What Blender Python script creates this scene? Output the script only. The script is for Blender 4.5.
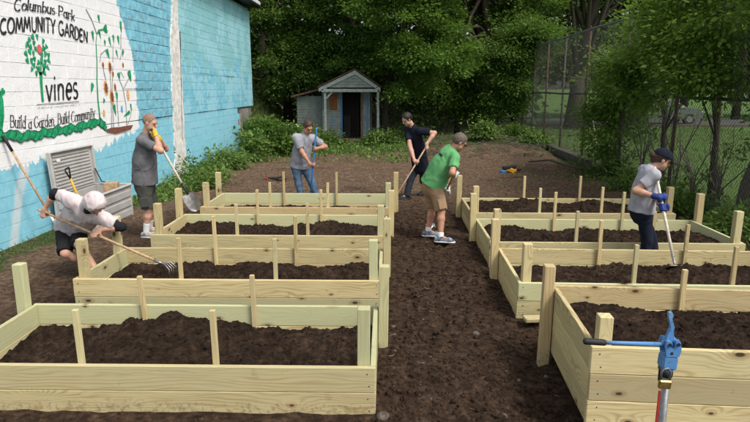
import bpy, math, random
import numpy as np
from mathutils import Matrix, Vector

for o in list(bpy.data.objects):
    bpy.data.objects.remove(o, do_unlink=True)
SC = bpy.context.scene
COL = SC.collection

# ------------------------------------------------------------------ camera
F_PX, CAM_H, VAN_X, HOR_Y = 583.0, 2.2, 393.0, 88.0
PITCH = math.atan((211 - HOR_Y) / F_PX)
YAW = math.atan((VAN_X - 375) / math.hypot(F_PX, 211 - HOR_Y))
cam_data = bpy.data.cameras.new('camera')
cam_data.sensor_width = 36.0
cam_data.lens = 36.0 * F_PX / 750.0
cam_data.clip_start = 0.05
cam_data.clip_end = 2000.0
cam = bpy.data.objects.new('camera', cam_data)
COL.objects.link(cam)
cam.location = (0, 0, CAM_H)
cam.rotation_euler = (math.radians(90) - PITCH, 0, YAW)
SC.camera = cam

# ------------------------------------------------------------------ sky, sun, exposure
SUN_EL, SUN_AZ = math.radians(54), math.radians(130)   # azimuth clockwise from +Y (the way the beds recede)
world = bpy.data.worlds.new('World')
SC.world = world
world.use_nodes = True
wn = world.node_tree.nodes
sky = wn.new('ShaderNodeTexSky')
sky.sky_type = 'NISHITA'
sky.sun_disc = False
sky.sun_elevation = SUN_EL
sky.sun_rotation = SUN_AZ
sky.air_density = 1.0
sky.dust_density = 4.0
sky.ozone_density = 0.6
hsv = wn.new('ShaderNodeHueSaturation')                # thin even cloud: a greyer sky all round
hsv.inputs['Saturation'].default_value = 0.45
world.node_tree.links.new(sky.outputs[0], hsv.inputs['Color'])
world.node_tree.links.new(hsv.outputs[0], wn['Background'].inputs[0])
wn['Background'].inputs[1].default_value = 0.128
sun_data = bpy.data.lights.new('sun', 'SUN')
sun_data.energy = 1.65
sun_data.angle = math.radians(14)
sun_data.color = (1.0, 0.95, 0.86)
sun = bpy.data.objects.new('sun', sun_data)
COL.objects.link(sun)
sd = Vector((math.sin(SUN_AZ) * math.cos(SUN_EL), math.cos(SUN_AZ) * math.cos(SUN_EL), math.sin(SUN_EL)))
sun.rotation_euler = sd.to_track_quat('Z', 'Y').to_euler()
sun.location = sd * 40
SC.view_settings.view_transform = 'Standard'
SC.view_settings.look = 'None'
SC.view_settings.gamma = 1.0
SC.view_settings.use_curve_mapping = False
SC.view_settings.exposure = 0.64
SC.render.engine = 'CYCLES'

# ------------------------------------------------------------------ pixel helpers (a direction only; depth given)
_cy, _sy, _cp, _sp = math.cos(YAW), math.sin(YAW), math.cos(PITCH), math.sin(PITCH)
FWD = np.array([-_sy * _cp, _cy * _cp, -_sp]); RGT = np.array([_cy, _sy, 0.0]); UPV = np.cross(RGT, FWD)
CAMP = np.array([0, 0, CAM_H])
def ray(px, py): return FWD * F_PX + RGT * (px - 375) + UPV * (211 - py)
def atz(px, py, z=0.0): d = ray(px, py); return CAMP + d * ((z - CAM_H) / d[2])
def atx(px, py, x): d = ray(px, py); return CAMP + d * (x / d[0])
def aty(px, py, y): d = ray(px, py); return CAMP + d * (y / d[1])

RNG = np.random.default_rng(11)
random.seed(5)

# ------------------------------------------------------------------ numpy noise
def _h(ix, iy, iz, s):
    n = (ix * 374761393 + iy * 668265263 + iz * 2147483647 + s * 974711) & 0xffffffff
    n = ((n ^ (n >> 13)) * 1274126177) & 0xffffffff
    n = n ^ (n >> 16)
    return (n & 0xffff) / 65535.0
def vnoise(p, s=0):
    p = np.asarray(p, float); i = np.floor(p).astype(np.int64); f = p - i
    f = f * f * (3 - 2 * f); x, y, z = i[..., 0], i[..., 1], i[..., 2]
    fx, fy, fz = f[..., 0], f[..., 1], f[..., 2]
    r = 0
    for dz, wz in ((0, 1 - fz), (1, fz)):
        for dy, wy in ((0, 1 - fy), (1, fy)):
            r = r + wz * wy * (_h(x, y + dy, z + dz, s) * (1 - fx) + _h(x + 1, y + dy, z + dz, s) * fx)
    return r * 2 - 1
def fbm2(x, y, freq, octv=4, s=0, gain=0.5):
    x, y = np.broadcast_arrays(np.asarray(x, float), np.asarray(y, float))
    r = np.zeros(x.shape); a = 1.0
    for k in range(octv):
        r += a * vnoise(np.stack([x * freq + 17 * k, y * freq - 9 * k, np.zeros_like(x) + .5 + k], -1), s + k)
        a *= gain; freq *= 2.03
    return r
def sstep(a, b, x): t = np.clip((x - a) / (b - a), 0, 1); return t * t * (3 - 2 * t)

_fr = random.Random(9)
STEPS = [(_fr.gauss(.58, .33), _fr.uniform(3.0, 11.5), _fr.uniform(-.6, .6)) for _ in range(70)] + [(_fr.uniform(-4.4, -3.4), _fr.uniform(5.5, 10), _fr.uniform(0, 3)) for _ in range(14)]
def ground_h(x, y):
    x = np.asarray(x, float); y = np.asarray(y, float)
    garden = sstep(-5, -3.6, x) * (1 - sstep(4.6, 5.4, x)) * (1 - sstep(19, 24, y))
    h = 0.02 * fbm2(x, y, .35, 3, 3)
    h = h + garden * (0.030 * np.abs(fbm2(x, y, 2.3, 3, 21)) + 0.014 * fbm2(x, y, 7.5, 3, 31))
    path = np.exp(-((x - .58) / .62) ** 2) * (1 - sstep(10, 12, y))
    h = h + path * (0.035 * fbm2(x, y, 3.4, 4, 41) + .012 * np.abs(fbm2(x, y, 11, 2, 44)))
    h = h - .095 * np.exp(-((x - 1.2) / .30) ** 2) * (1 - sstep(4.9, 5.6, y))
    if x.size < 10 or True:
        sel = (y > 2.6) & (y < 12.2) & (x > -4.8) & (x < 1.7)
        if sel.any():
            xs_, ys_ = x[sel], y[sel]; dd = np.zeros(xs_.shape)
            for (fx_, fy_, fa) in STEPS:                        # boot prints
                c_, s_ = math.cos(fa), math.sin(fa); u_ = (xs_ - fx_) * c_ + (ys_ - fy_) * s_; v_ = (ys_ - fy_) * c_ - (xs_ - fx_) * s_
                r2 = (u_ / .065) ** 2 + (v_ / .15) ** 2; dd = dd - .030 * np.exp(-r2 ** 2) + .012 * np.exp(-((np.sqrt(r2) - 1.25) / .25) ** 2)
            h = h.copy(); h[sel] += dd
    # heap of raked brush and earth along the back
    m = sstep(18.5, 21, y) * (1 - sstep(23.5, 26, y)) * sstep(.4, 1.8, x) * (1 - sstep(5.0, 5.6, x))
    h = h + m * (.30 + .12 * fbm2(x, y, .9, 3, 51))
    bank = np.exp(-((x + 6.5) / 1.25) ** 2 - ((y - 26.5) / 2.6) ** 2)
    h = h + 2.3 * bank
    out = sstep(5.6, 6.6, x) + sstep(24, 27, y) * (1 - sstep(-7, -5.5, -x) * 0)
    return h * (1 - .6 * np.clip(out, 0, 1) * (bank < .05)) - 0.02
def gh(x, y): return float(ground_h(np.array([x]), np.array([y]))[0])

# ------------------------------------------------------------------ object helpers
WM = {}                                        # world matrix of every parent made here
def link(o): COL.objects.link(o); return o
def tag(o, label=None, cat=None, group=None, kind=None):
    if label: o['label'] = label
    if cat: o['category'] = cat
    if group: o['group'] = group
    if kind: o['kind'] = kind
    return o
def empty(name, loc, label, cat, group=None):
    o = bpy.data.objects.new(name, None); link(o)
    o.empty_display_size = .1; o.location = loc
    WM[o.name] = Matrix.Translation(loc)
    return tag(o, label, cat, group)
def attach(o, parent):
    if parent is not None:
        o.parent = parent
        m = WM.get(parent.name)
        if m is not None: o.matrix_parent_inverse = m.inverted()
    return o
def place(name, me, parent=None, mat4=None):
    o = bpy.data.objects.new(name, me); link(o)
    if mat4 is not None: o.matrix_basis = mat4
    return attach(o, parent)
def np_mesh(name, v, faces, mat, smooth=False, attr=None):
    v = np.asarray(v, np.float32); faces = np.asarray(faces, np.int32)
    me = bpy.data.meshes.new(name); k = faces.shape[1]
    me.vertices.add(len(v)); me.vertices.foreach_set('co', v.ravel())
    me.loops.add(faces.size); me.loops.foreach_set('vertex_index', faces.ravel())
    me.polygons.add(len(faces)); me.polygons.foreach_set('loop_start', np.arange(0, faces.size, k, dtype=np.int32))
    me.polygons.foreach_set('loop_total', np.full(len(faces), k, np.int32))
    if smooth: me.polygons.foreach_set('use_smooth', np.ones(len(faces), bool))
    if mat: me.materials.append(mat)
    if attr is not None:
        a = me.attributes.new('tone', 'FLOAT', 'POINT'); a.data.foreach_set('value', np.asarray(attr, np.float32))
    me.update(calc_edges=True)
    return me

class MB:
    def __init__(s): s.v = []; s.f = []
    def add(s, v, f):
        n = len(s.v); s.v += [tuple(float(c) for c in p) for p in v]; s.f += [tuple(i + n for i in q) for q in f]; return s
    def box(s, c, size, R=None, ch=0.0):
        hx, hy, hz = [d / 2 for d in size]
        if ch <= 0:
            v = [(x, y, z) for x in (-hx, hx) for y in (-hy, hy) for z in (-hz, hz)]
            f = [(0, 1, 3, 2), (4, 6, 7, 5), (0, 4, 5, 1), (2, 3, 7, 6), (0, 2, 6, 4), (1, 5, 7, 3)]
        else:
            v = []; idx = {}
            for sx in (-1, 1):
                for sy in (-1, 1):
                    for sz in (-1, 1):
                        for ax in range(3):
                            p = [sx * (hx - ch), sy * (hy - ch), sz * (hz - ch)]
                            p[ax] = (sx * hx, sy * hy, sz * hz)[ax]
                            idx[(sx, sy, sz, ax)] = len(v); v.append(tuple(p))
            f = []
            for ax in range(3):
                b, c2 = [(1, 2), (2, 0), (0, 1)][ax]
                for sg in (-1, 1):
                    q = []
                    for u, w in ((-1, -1), (1, -1), (1, 1), (-1, 1)):
                        k = [0, 0, 0]; k[ax] = sg; k[b] = u; k[c2] = w
                        q.append(idx[(*k, ax)])
                    f.append(tuple(q if sg > 0 else q[::-1]))
            for ax in range(3):                       # edge chamfers parallel to ax
                b, c2 = [(1, 2), (2, 0), (0, 1)][ax]
                for u in (-1, 1):
                    for w in (-1, 1):
                        k0 = [0, 0, 0]; k0[ax] = -1; k0[b] = u; k0[c2] = w
                        k1 = list(k0); k1[ax] = 1
                        q = [idx[(*k0, b)], idx[(*k1, b)], idx[(*k1, c2)], idx[(*k0, c2)]]
                        f.append(tuple(q if u * w < 0 else q[::-1]))
            for sx in (-1, 1):
                for sy in (-1, 1):
                    for sz in (-1, 1):
                        q = [idx[(sx, sy, sz, a)] for a in range(3)]
                        f.append(tuple(q if sx * sy * sz > 0 else q[::-1]))
        R = np.eye(3) if R is None else np.asarray(R)
        v = [R @ np.array(p) + np.asarray(c, float) for p in v]
        return s.add(v, f)
    def tube(s, pts, rad, n=8, cap=True, flat=None):
        pts = [np.asarray(p, float) for p in pts]; m = len(pts)
        if np.isscalar(rad): rad = [rad] * m
        v = []; prev = None
        for i, p in enumerate(pts):
            t = pts[min(i + 1, m - 1)] - pts[max(i - 1, 0)]; t = t / (np.linalg.norm(t) + 1e-9)
            if prev is None:
                a = np.array([0, 0, 1.]) if abs(t[2]) < .9 else np.array([1., 0, 0])
            else: a = prev
            u = a - t * (a @ t); u /= np.linalg.norm(u) + 1e-9; prev = u; w = np.cross(t, u)
            for k in range(n):
                an = 2 * math.pi * k / n
                v.append(p + rad[i] * (math.cos(an) * u + math.sin(an) * w * (flat or 1)))
        f = [(i * n + k, i * n + (k + 1) % n, (i + 1) * n + (k + 1) % n, (i + 1) * n + k) for i in range(m - 1) for k in range(n)]
        if cap: f += [tuple(range(n))[::-1], tuple(range((m - 1) * n, m * n))]
        return s.add(v, f)
    def ball(s, c, r, nu=10, nv=7, R=None):
        r = (r, r, r) if np.isscalar(r) else r; R = np.eye(3) if R is None else R
        v = [np.array([0, 0, r[2]])]; 
        for i in range(1, nv):
            th = math.pi * i / nv
            for k in range(nu):
                ph = 2 * math.pi * k / nu
                v.append(np.array([r[0] * math.sin(th) * math.cos(ph), r[1] * math.sin(th) * math.sin(ph), r[2] * math.cos(th)]))
        v.append(np.array([0, 0, -r[2]]))
        f = [(0, 1 + k, 1 + (k + 1) % nu) for k in range(nu)]
        for i in range(nv - 2):
            f += [(1 + i * nu + k, 1 + (i + 1) * nu + k, 1 + (i + 1) * nu + (k + 1) % nu, 1 + i * nu + (k + 1) % nu) for k in range(nu)]
        L = len(v) - 1; b = 1 + (nv - 2) * nu
        f += [(L, b + (k + 1) % nu, b + k) for k in range(nu)]
        return s.add([R @ p + np.asarray(c) for p in v], f)
    def prism(s, poly, d):                            # planar polygon of 3-d points pushed along d
        n = len(poly); d = np.asarray(d, float)
        v = [np.asarray(p, float) for p in poly] + [np.asarray(p, float) + d for p in poly]
        return s.add(v, [tuple(range(n))[::-1], tuple(range(n, 2 * n))] + [(i, (i + 1) % n, n + (i + 1) % n, n + i) for i in range(n)])
    def mesh(s, name, mat, smooth=False):
        me = bpy.data.meshes.new(name); me.from_pydata(s.v, [], s.f); me.materials.append(mat)
        if smooth: me.polygons.foreach_set('use_smooth', [True] * len(me.polygons))
        me.update(); return me
    def build(s, name, mat, parent=None, smooth=False):
        return place(name, s.mesh(name, mat, smooth), parent)
def rotz(a): c, s_ = math.cos(a), math.sin(a); return np.array([[c, -s_, 0], [s_, c, 0], [0, 0, 1.]])
def rotx(a): c, s_ = math.cos(a), math.sin(a); return np.array([[1., 0, 0], [0, c, -s_], [0, s_, c]])
def roty(a): c, s_ = math.cos(a), math.sin(a); return np.array([[c, 0, s_], [0, 1., 0], [-s_, 0, c]])
def unit(v): v = np.asarray(v, float); return v / (np.linalg.norm(v) + 1e-12)

# ------------------------------------------------------------------ material helpers
class NT:
    def __init__(s, name):
        s.m = bpy.data.materials.new(name); s.m.use_nodes = True
        s.n = s.m.node_tree.nodes; s.l = s.m.node_tree.links; s.p = s.n['Principled BSDF']; s.out = s.n['Material Output']
    def new(s, t, **kw):
        n = s.n.new('ShaderNode' + t)
        for k, v in kw.items(): setattr(n, k, v)
        return n
    def put(s, sock, val):
        if hasattr(val, 'is_output'): s.l.new(val, sock)
        elif val is not None: sock.default_value = val
    def math(s, op, a, b=None, c=None, clamp=False):
        n = s.new('Math', operation=op, use_clamp=clamp); s.put(n.inputs[0], a)
        if b is not None: s.put(n.inputs[1], b)
        if c is not None: s.put(n.inputs[2], c)
        return n.outputs[0]
    def mix(s, f, a, b, blend='MIX'):
        n = s.new('Mix', data_type='RGBA', blend_type=blend); s.put(n.inputs[0], f)
        s.put(n.inputs[6], (*a, 1) if isinstance(a, tuple) else a); s.put(n.inputs[7], (*b, 1) if isinstance(b, tuple) else b)
        return n.outputs[2]
    def noise(s, vec, scale, detail=4, rough=.55, dist=0.0):
        n = s.new('TexNoise'); s.put(n.inputs['Vector'], vec); n.inputs['Scale'].default_value = scale
        n.inputs['Detail'].default_value = detail; n.inputs['Roughness'].default_value = rough; n.inputs['Distortion'].default_value = dist
        return n.outputs[0]
    def ramp(s, f, lo, hi):
        n = s.new('MapRange', interpolation_type='SMOOTHSTEP'); s.put(n.inputs[0], f); s.put(n.inputs[1], lo); s.put(n.inputs[2], hi)
        return n.outputs[0]
    def vmul(s, v, k):
        n = s.new('VectorMath', operation='MULTIPLY'); s.put(n.inputs[0], v); n.inputs[1].default_value = k; return n.outputs[0]
    def vadd(s, v, k):
        n = s.new('VectorMath', operation='ADD'); s.put(n.inputs[0], v); s.put(n.inputs[1], k); return n.outputs[0]
    def sep(s, v): n = s.new('SeparateXYZ'); s.put(n.inputs[0], v); return n.outputs
    def comb(s, x, y, z):
        n = s.new('CombineXYZ'); s.put(n.inputs[0], x); s.put(n.inputs[1], y); s.put(n.inputs[2], z); return n.outputs[0]
    def pos(s): return s.new('NewGeometry').outputs['Position']
    def obj(s): return s.new('TexCoord').outputs['Object']
    def rnd(s): return s.new('ObjectInfo').outputs['Random']
    def bump(s, h, strength=.3, dist=.01):
        n = s.new('Bump'); n.inputs['Strength'].default_value = strength; n.inputs['Distance'].default_value = dist
        s.l.new(h, n.inputs['Height']); s.l.new(n.outputs[0], s.p.inputs['Normal'])
    def col(s, c): s.put(s.p.inputs['Base Color'], (*c, 1) if isinstance(c, tuple) else c)
    def set(s, rough=None, metal=None, spec=None):
        if rough is not None: s.put(s.p.inputs['Roughness'], rough)
        if metal is not None: s.p.inputs['Metallic'].default_value = metal
        if spec is not None: s.p.inputs['Specular IOR Level'].default_value = spec
        return s
def plain(name, c, rough=.6, metal=0, var=.15, scale=12, spec=.4, bump=0, bscale=60):
    t = NT(name); p = t.pos(); n = t.ramp(t.noise(p, scale, 5), .3, .7)
    t.col(t.mix(n, tuple(max(0, k * (1 - var)) for k in c), tuple(min(1, k * (1 + var)) for k in c))); t.set(rough, metal, spec)
    if bump: t.bump(t.noise(p, bscale, 4), bump, .004)
    return t.m
def cloth(name, c, c2=None, scale=300, var=.12):
    t = NT(name); p = t.pos()
    f = t.noise(p, scale, 2); big = t.noise(p, 9, 4)
    b = t.mix(f, tuple(k * (1 - var) for k in c), tuple(min(1, k * (1 + var)) for k in (c2 or c)))
    t.col(t.mix(t.ramp(big, .42, .72), b, tuple(k * .78 for k in c))); t.set(.9, 0, .15)
    t.bump(t.noise(p, 40, 4), .25, .006)
    return t.m
# ------------------------------------------------------------------ materials
def wood_mat(name, light, dark, green, knots=True, gscale=1.0):
    t = NT(name); o = t.obj(); r = t.rnd()
    off = t.comb(t.math('MULTIPLY', r, 37.0), t.math('MULTIPLY', r, 11.3), t.math('MULTIPLY', r, 23.7))
    p = t.vadd(o, off); x, y, z = t.sep(p)
    zz = t.math('ADD', z, t.math('MULTIPLY', y, .8))
    warp = t.noise(t.comb(t.math('MULTIPLY', x, 1.1), t.math('MULTIPLY', zz, 5.0), 0.0), 1.0, 2)
    kn = t.new('TexVoronoi', voronoi_dimensions='2D'); kn.inputs['Scale'].default_value = 1.0
    t.put(kn.inputs['Vector'], t.comb(t.math('MULTIPLY', x, 1.9), t.math('MULTIPLY', zz, 3.9), 0.0))
    kd = t.math('MULTIPLY', kn.outputs['Distance'], t.math('MULTIPLY_ADD', t.sep(kn.outputs['Color'])[1], 1.3, .75))
    ring = t.math('MULTIPLY', t.math('POWER', t.math('SUBTRACT', 1.0, t.math('MINIMUM', kd, 1.0)), 5.0), 5.0)
    ph = t.math('ADD', t.math('ADD', t.math('MULTIPLY', zz, 210.0 * gscale), t.math('MULTIPLY', warp, 42.0)), t.math('MULTIPLY', ring, 7.0))
    lines = t.math('POWER', t.math('MULTIPLY_ADD', t.math('SINE', ph), .5, .5), 2.5)
    fib = t.noise(t.comb(t.math('MULTIPLY', x, 5.0), t.math('MULTIPLY', y, 130.0), t.math('MULTIPLY', z, 130.0)), 1.0, 3)
    tone = t.noise(t.comb(t.math('MULTIPLY', x, .8), t.math('MULTIPLY', y, 3.0), t.math('MULTIPLY', z, 3.0)), 1.0, 3)
    c = t.mix(t.math('MULTIPLY', t.math('MULTIPLY', lines, t.ramp(t.noise(t.comb(t.math('MULTIPLY', x, 1.4), t.math('MULTIPLY', zz, 6.0), 3.0), 1.0, 3), .34, .60)), .80), light, dark)
    c = t.mix(t.math('MULTIPLY', t.ramp(fib, .45, .70), .42), c, dark)
    gsel = t.math('ADD', t.math('MULTIPLY', t.math('FRACT', t.math('MULTIPLY', r, 7.77)), .75), t.math('MULTIPLY', tone, .55))
    c = t.mix(t.math('MULTIPLY', t.ramp(gsel, .45, 1.0), .75), c, green)
    warm = t.math('FRACT', t.math('MULTIPLY', r, 3.31))
    c = t.mix(t.math('MULTIPLY', t.ramp(warm, .66, .95), .40), c, (.50, .34, .18))
    lum_ = t.math('MULTIPLY_ADD', t.math('FRACT', t.math('MULTIPLY', r, 5.13)), .30, .80)
    c = t.mix(1.0, c, t.comb(lum_, lum_, lum_), 'MULTIPLY')
    # faint teal stamp streaks of the preservative
    st = t.noise(t.comb(t.math('MULTIPLY', x, 1.6), t.math('MULTIPLY', y, 9.0), t.math('MULTIPLY', z, 9.0)), 1.0, 2)
    c = t.mix(t.math('MULTIPLY', t.ramp(st, .66, .78), .4), c, (.24, .40, .30))
    if knots:
        sel = t.math('GREATER_THAN', t.sep(kn.outputs['Color'])[0], .30)
        halo = t.math('MULTIPLY', t.math('SUBTRACT', 1.0, t.ramp(kd, .06, .17)), sel)
        core = t.math('MULTIPLY', t.math('SUBTRACT', 1.0, t.ramp(kd, .035, .068)), sel)
        c = t.mix(t.math('MULTIPLY', halo, .5), c, (.22, .12, .05)); c = t.mix(t.math('MULTIPLY', core, .9), c, (.035, .022, .013))
    # soil splashed on by hand, spade and rain
    wz = t.sep(t.pos())[2]; sp_ = t.math('ADD', t.noise(t.pos(), 34.0, 5, .7), t.math('MULTIPLY', t.math('SUBTRACT', 1.0, t.ramp(wz, .0, .13)), .22))
    c = t.mix(t.math('MULTIPLY', t.ramp(sp_, .70, .80), .42), c, (.13, .088, .056))
    d = t.noise(t.pos(), 5.0, 6, .65)
    c = t.mix(t.math('MULTIPLY', t.ramp(d, .62, .80), .55), c, (.12, .08, .05))
    t.col(c); t.set(.72, 0, .25); t.bump(t.math('ADD', fib, t.math('MULTIPLY', lines, .35)), .22, .003)
    return t.m
M = {}
M['lumber'] = wood_mat('treated_lumber', (.60, .51, .275), (.37, .265, .115), (.455, .485, .285))
M['stake'] = wood_mat('stake_wood', (.60, .49, .26), (.42, .295, .13), (.51, .47, .27), knots=False)

def soil_mat(name, ground=False):
    t = NT(name); p = t.pos(); x, y, z = t.sep(p)
    n1 = t.noise(p, 2.2, 6, .6); n2 = t.ramp(t.noise(p, 15, 8, .70), .33, .70); n3 = t.noise(p, 90, 3, .6)
    k0 = (1.45 if ground else .88); dark = t.mix(n2, (.013 * k0, .0080 * k0, .0052 * k0), (.060 * k0, .037 * k0, .0235 * k0))
    dry = t.mix(n2, (.032, .020, .013), (.130, .084, .055))
    k = t.ramp(n1, .50, .72)
    c = t.mix(t.math('MULTIPLY', k, .55), dark, dry)
    if ground:
        # raked dry earth away from the beds, worn trodden crown of the path
        far = t.math('ADD', t.ramp(y, 9.8, 13.5), t.math('SUBTRACT', 1.0, t.ramp(x, -4.6, -3.5)), clamp=True)
        worn = t.noise(p, .9, 5, .6)
        pale = t.mix(n2, (.060, .039, .026), (.225, .150, .098))
        c = t.mix(t.math('MULTIPLY', far, t.ramp(worn, .22, .50)), c, pale)
        straw = t.noise(t.vmul(p, (6.0, 22.0, 1.0)), 1.0, 5, .7)
        c = t.mix(t.math('MULTIPLY', t.math('MULTIPLY', t.ramp(straw, .62, .76), far), .6), c, (.21, .15, .095))
        g = t.noise(p, 1.5, 6, .65)
        edge = t.math('ADD', t.math('ADD', t.ramp(y, 16.5, 22.0), t.math('SUBTRACT', 1.0, t.ramp(x, -5.3, -4.0))), t.ramp(x, 4.7, 6.2), clamp=True)
        gm = t.ramp(t.math('ADD', g, t.math('MULTIPLY', edge, .42)), .78, .95)
        c = t.mix(gm, c, t.mix(n2, (.022, .040, .010), (.075, .110, .030)))
        lawn = t.ramp(x, 6.2, 7.4)
        c = t.mix(t.math('MULTIPLY', lawn, .9), c, t.mix(t.noise(p, 3.0, 6, .7), (.05, .105, .024), (.10, .175, .045)))
    speck = t.ramp(n3, .70, .80)
    c = t.mix(t.math('MULTIPLY', speck, .40), c, (.17, .12, .085))
    t.col(c); t.set(.95, 0, .12); t.bump(t.math('ADD', n2, t.math('MULTIPLY', n3, .4)), .8, .02)
    return t.m
M['ground'] = soil_mat('garden_earth', True)
M['soil'] = soil_mat('bed_soil')
M['stone'] = plain('field_stone', (.085, .070, .056), .85, var=.45, scale=40, bump=.4)
M['straw'] = plain('dry_straw', (.30, .23, .14), .8, var=.5, scale=30)

def leaf_mat(name, a, b, trans=.22):
    t = NT(name); at = t.new('Attribute', attribute_name='tone').outputs['Fac']
    c = t.mix(at, a, b); t.col(c); t.set(.55, 0, .22)
    tr = t.new('BsdfTranslucent'); t.put(tr.inputs[0], t.mix(.35, c, (b[0] * 1.6, b[1] * 1.6, b[2] * .7)))
    mx = t.new('MixShader'); mx.inputs[0].default_value = trans
    t.l.new(t.p.outputs[0], mx.inputs[1]); t.l.new(tr.outputs[0], mx.inputs[2]); t.l.new(mx.outputs[0], t.out.inputs[0])
    return t.m
M['leaf_mid'] = leaf_mat('leaf_mid', (.046, .098, .018), (.130, .220, .040), .38)
M['leaf_bright'] = leaf_mat('leaf_bright', (.046, .104, .016), (.140, .245, .040), .38)
M['leaf_dark'] = leaf_mat('leaf_dark', (.040, .080, .018), (.100, .165, .036), .36)
M['leaf_vine'] = leaf_mat('leaf_vine', (.062, .130, .018), (.175, .280, .044), .44)
M['leaf_weed'] = leaf_mat('leaf_weed', (.055, .110, .022), (.165, .255, .060), .28)
M['grass'] = leaf_mat('grass_blade', (.045, .085, .018), (.150, .190, .060))
def bark_mat(name, a, b):
    t = NT(name); p = t.pos()
    n = t.noise(t.vmul(p, (9.0, 9.0, 1.6)), 1.0, 6, .65); m = t.noise(p, 2.5, 4)
    t.col(t.mix(m, t.mix(n, a, b), tuple(k * .7 for k in b))); t.set(.95, 0, .1); t.bump(n, .9, .04); return t.m
M['bark'] = bark_mat('bark', (.018, .014, .010), (.085, .068, .050))
M['bark_grey'] = bark_mat('bark_grey', (.035, .030, .024), (.150, .130, .105))

# painted block wall: white mural ground with a ragged edge, two blues, bare mortar and scuffs
WX = -5.42
def wall_mat():
    t = NT('painted_block'); p = t.pos(); x, y, z = t.sep(p); r = t.rnd()
    n1 = t.noise(p, 1.1, 4); n4 = t.noise(p, 7.0, 5, .65); n9 = t.noise(p, 30, 5, .7)
    st = t.noise(t.vmul(p, (1.0, 1.5, .28)), 1.0, 4, .6)
    blue = t.mix(t.ramp(n4, .35, .65), (.15, .45, .60), (.27, .60, .71))
    teal = t.mix(n4, (.20, .47, .52), (.30, .60, .63))
    pale = t.mix(n4, (.33, .63, .74), (.42, .70, .78))
    rough = t.math('SUBTRACT', 1.0, t.ramp(y, 14.4, 15.0))                      # rock faced part with gaps in the paint
    c = t.mix(t.math('MULTIPLY', t.ramp(t.math('ADD', st, t.math('MULTIPLY', t.ramp(z, 2.2, 3.6), .22)), .50, .62), t.ramp(y, 14.6, 15.2)), blue, teal)
    c = t.mix(t.math('MULTIPLY', t.math('MULTIPLY', t.ramp(t.math('ADD', n1, t.math('MULTIPLY', n4, .25)), .60, .66), t.ramp(y, 14.6, 15.4)), .55), c, pale)
    blot = t.noise(t.vmul(p, (1.0, .8, 1.3)), 2.2, 6, .7)
    c = t.mix(t.math('MULTIPLY', t.ramp(blot, .55, .66), .38), c, (.10, .33, .46))
    c = t.mix(t.math('MULTIPLY', t.ramp(r, .55, 1.0), .22), c, (.14, .36, .47))
    gaps = t.math('MULTIPLY', t.ramp(t.noise(t.vmul(p, (1.0, 1.0, 1.6)), 8.0, 6, .75), .52, .64), t.math('MULTIPLY_ADD', rough, .85, .10))
    gaps = t.math('MULTIPLY', gaps, t.ramp(z, 1.4, 1.7))
    c = t.mix(gaps, c, t.mix(n9, (.15, .18, .20), (.34, .36, .37)))
    low = t.math('SUBTRACT', 1.0, t.ramp(z, 1.45, 1.52))
    c = t.mix(t.math('MULTIPLY', low, .7), c, t.mix(n4, (.20, .52, .66), (.31, .64, .75)))
    # white limewash strip leaning up the wall near the ground
    sm = t.math('ABSOLUTE', t.math('SUBTRACT', t.math('ADD', y, t.math('MULTIPLY', n1, .25)), t.math('MULTIPLY_ADD', z, .45, 8.02)))
    c = t.mix(t.math('MULTIPLY', t.math('SUBTRACT', 1.0, t.ramp(sm, .05, .16)), .75), c, (.62, .66, .68))
    # rusty streaks near the far end
    ru = t.noise(t.vmul(p, (1.0, 4.0, .35)), 1.0, 5, .6)
    c = t.mix(t.math('MULTIPLY', t.math('MULTIPLY', t.ramp(ru, .60, .72), t.ramp(y, 17.0, 18.5)), .55), c, (.24, .20, .16))
    # white ground of the mural
    jag = t.math('MULTIPLY_ADD', t.noise(p, 3.3, 5, .7), .55, -.27)
    drip = t.math('MULTIPLY_ADD', t.noise(t.vmul(p, (1.0, 7.0, .5)), 1.0, 3, .6), .55, -.27)
    yb = t.math('SUBTRACT', 12.42, t.math('MULTIPLY', t.math('MAXIMUM', t.math('SUBTRACT', z, 2.7), 0.0), .44))
    ina = t.ramp(t.math('SUBTRACT', yb, t.math('ADD', y, jag)), -.02, .03)
    zb = t.math('ADD', 1.10, t.math('MULTIPLY', t.ramp(y, 10.7, 12.2), .25))
    inb = t.ramp(t.math('SUBTRACT', t.math('ADD', z, drip), zb), -.015, .02)
    w = t.math('MULTIPLY', ina, inb)
    white = t.mix(t.ramp(n9, .62, .82), (.84, .845, .85), (.62, .63, .64))
    c = t.mix(w, c, white)
    t.col(c); t.set(.6, 0, .3); t.bump(t.math('ADD', t.math('MULTIPLY', n4, .9), t.math('MULTIPLY', n9, .5)), .55, .018)
    return t.m
M['block'] = wall_mat()
M['mortar'] = plain('mortar', (.25, .33, .37), .9, var=.4, scale=14, bump=.5)
M['plaster'] = plain('bare_plaster', (.66, .645, .61), .9, var=.22, scale=9, bump=.6, bscale=35)
M['concrete'] = plain('old_concrete', (.20, .19, .17), .9, var=.4, scale=5, bump=.6, bscale=20)
M['p_black'] = plain('paint_black', (.022, .022, .026), .6, var=.5, scale=40)
M['p_green'] = plain('paint_green', (.015, .30, .125), .55, var=.35, scale=18)
M['p_dgreen'] = plain('paint_dark_green', (.012, .10, .05), .6, var=.35, scale=18)
M['p_red'] = plain('paint_red', (.75, .14, .13), .6)
M['p_brown'] = plain('paint_brown', (.19, .072, .05), .7, var=.4, scale=25)
M['p_orange'] = plain('paint_orange', (.75, .40, .12), .6, var=.3, scale=20)
M['p_grey'] = plain('paint_grey', (.33, .34, .35), .6, var=.3, scale=40)
M['p_blue'] = plain('paint_blue', (.12, .42, .72), .6)
M['white_metal'] = plain('white_metal', (.70, .72, .72), .45)
M['dark_metal'] = plain('dark_metal', (.035, .033, .032), .5, .3, var=.3)
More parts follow.
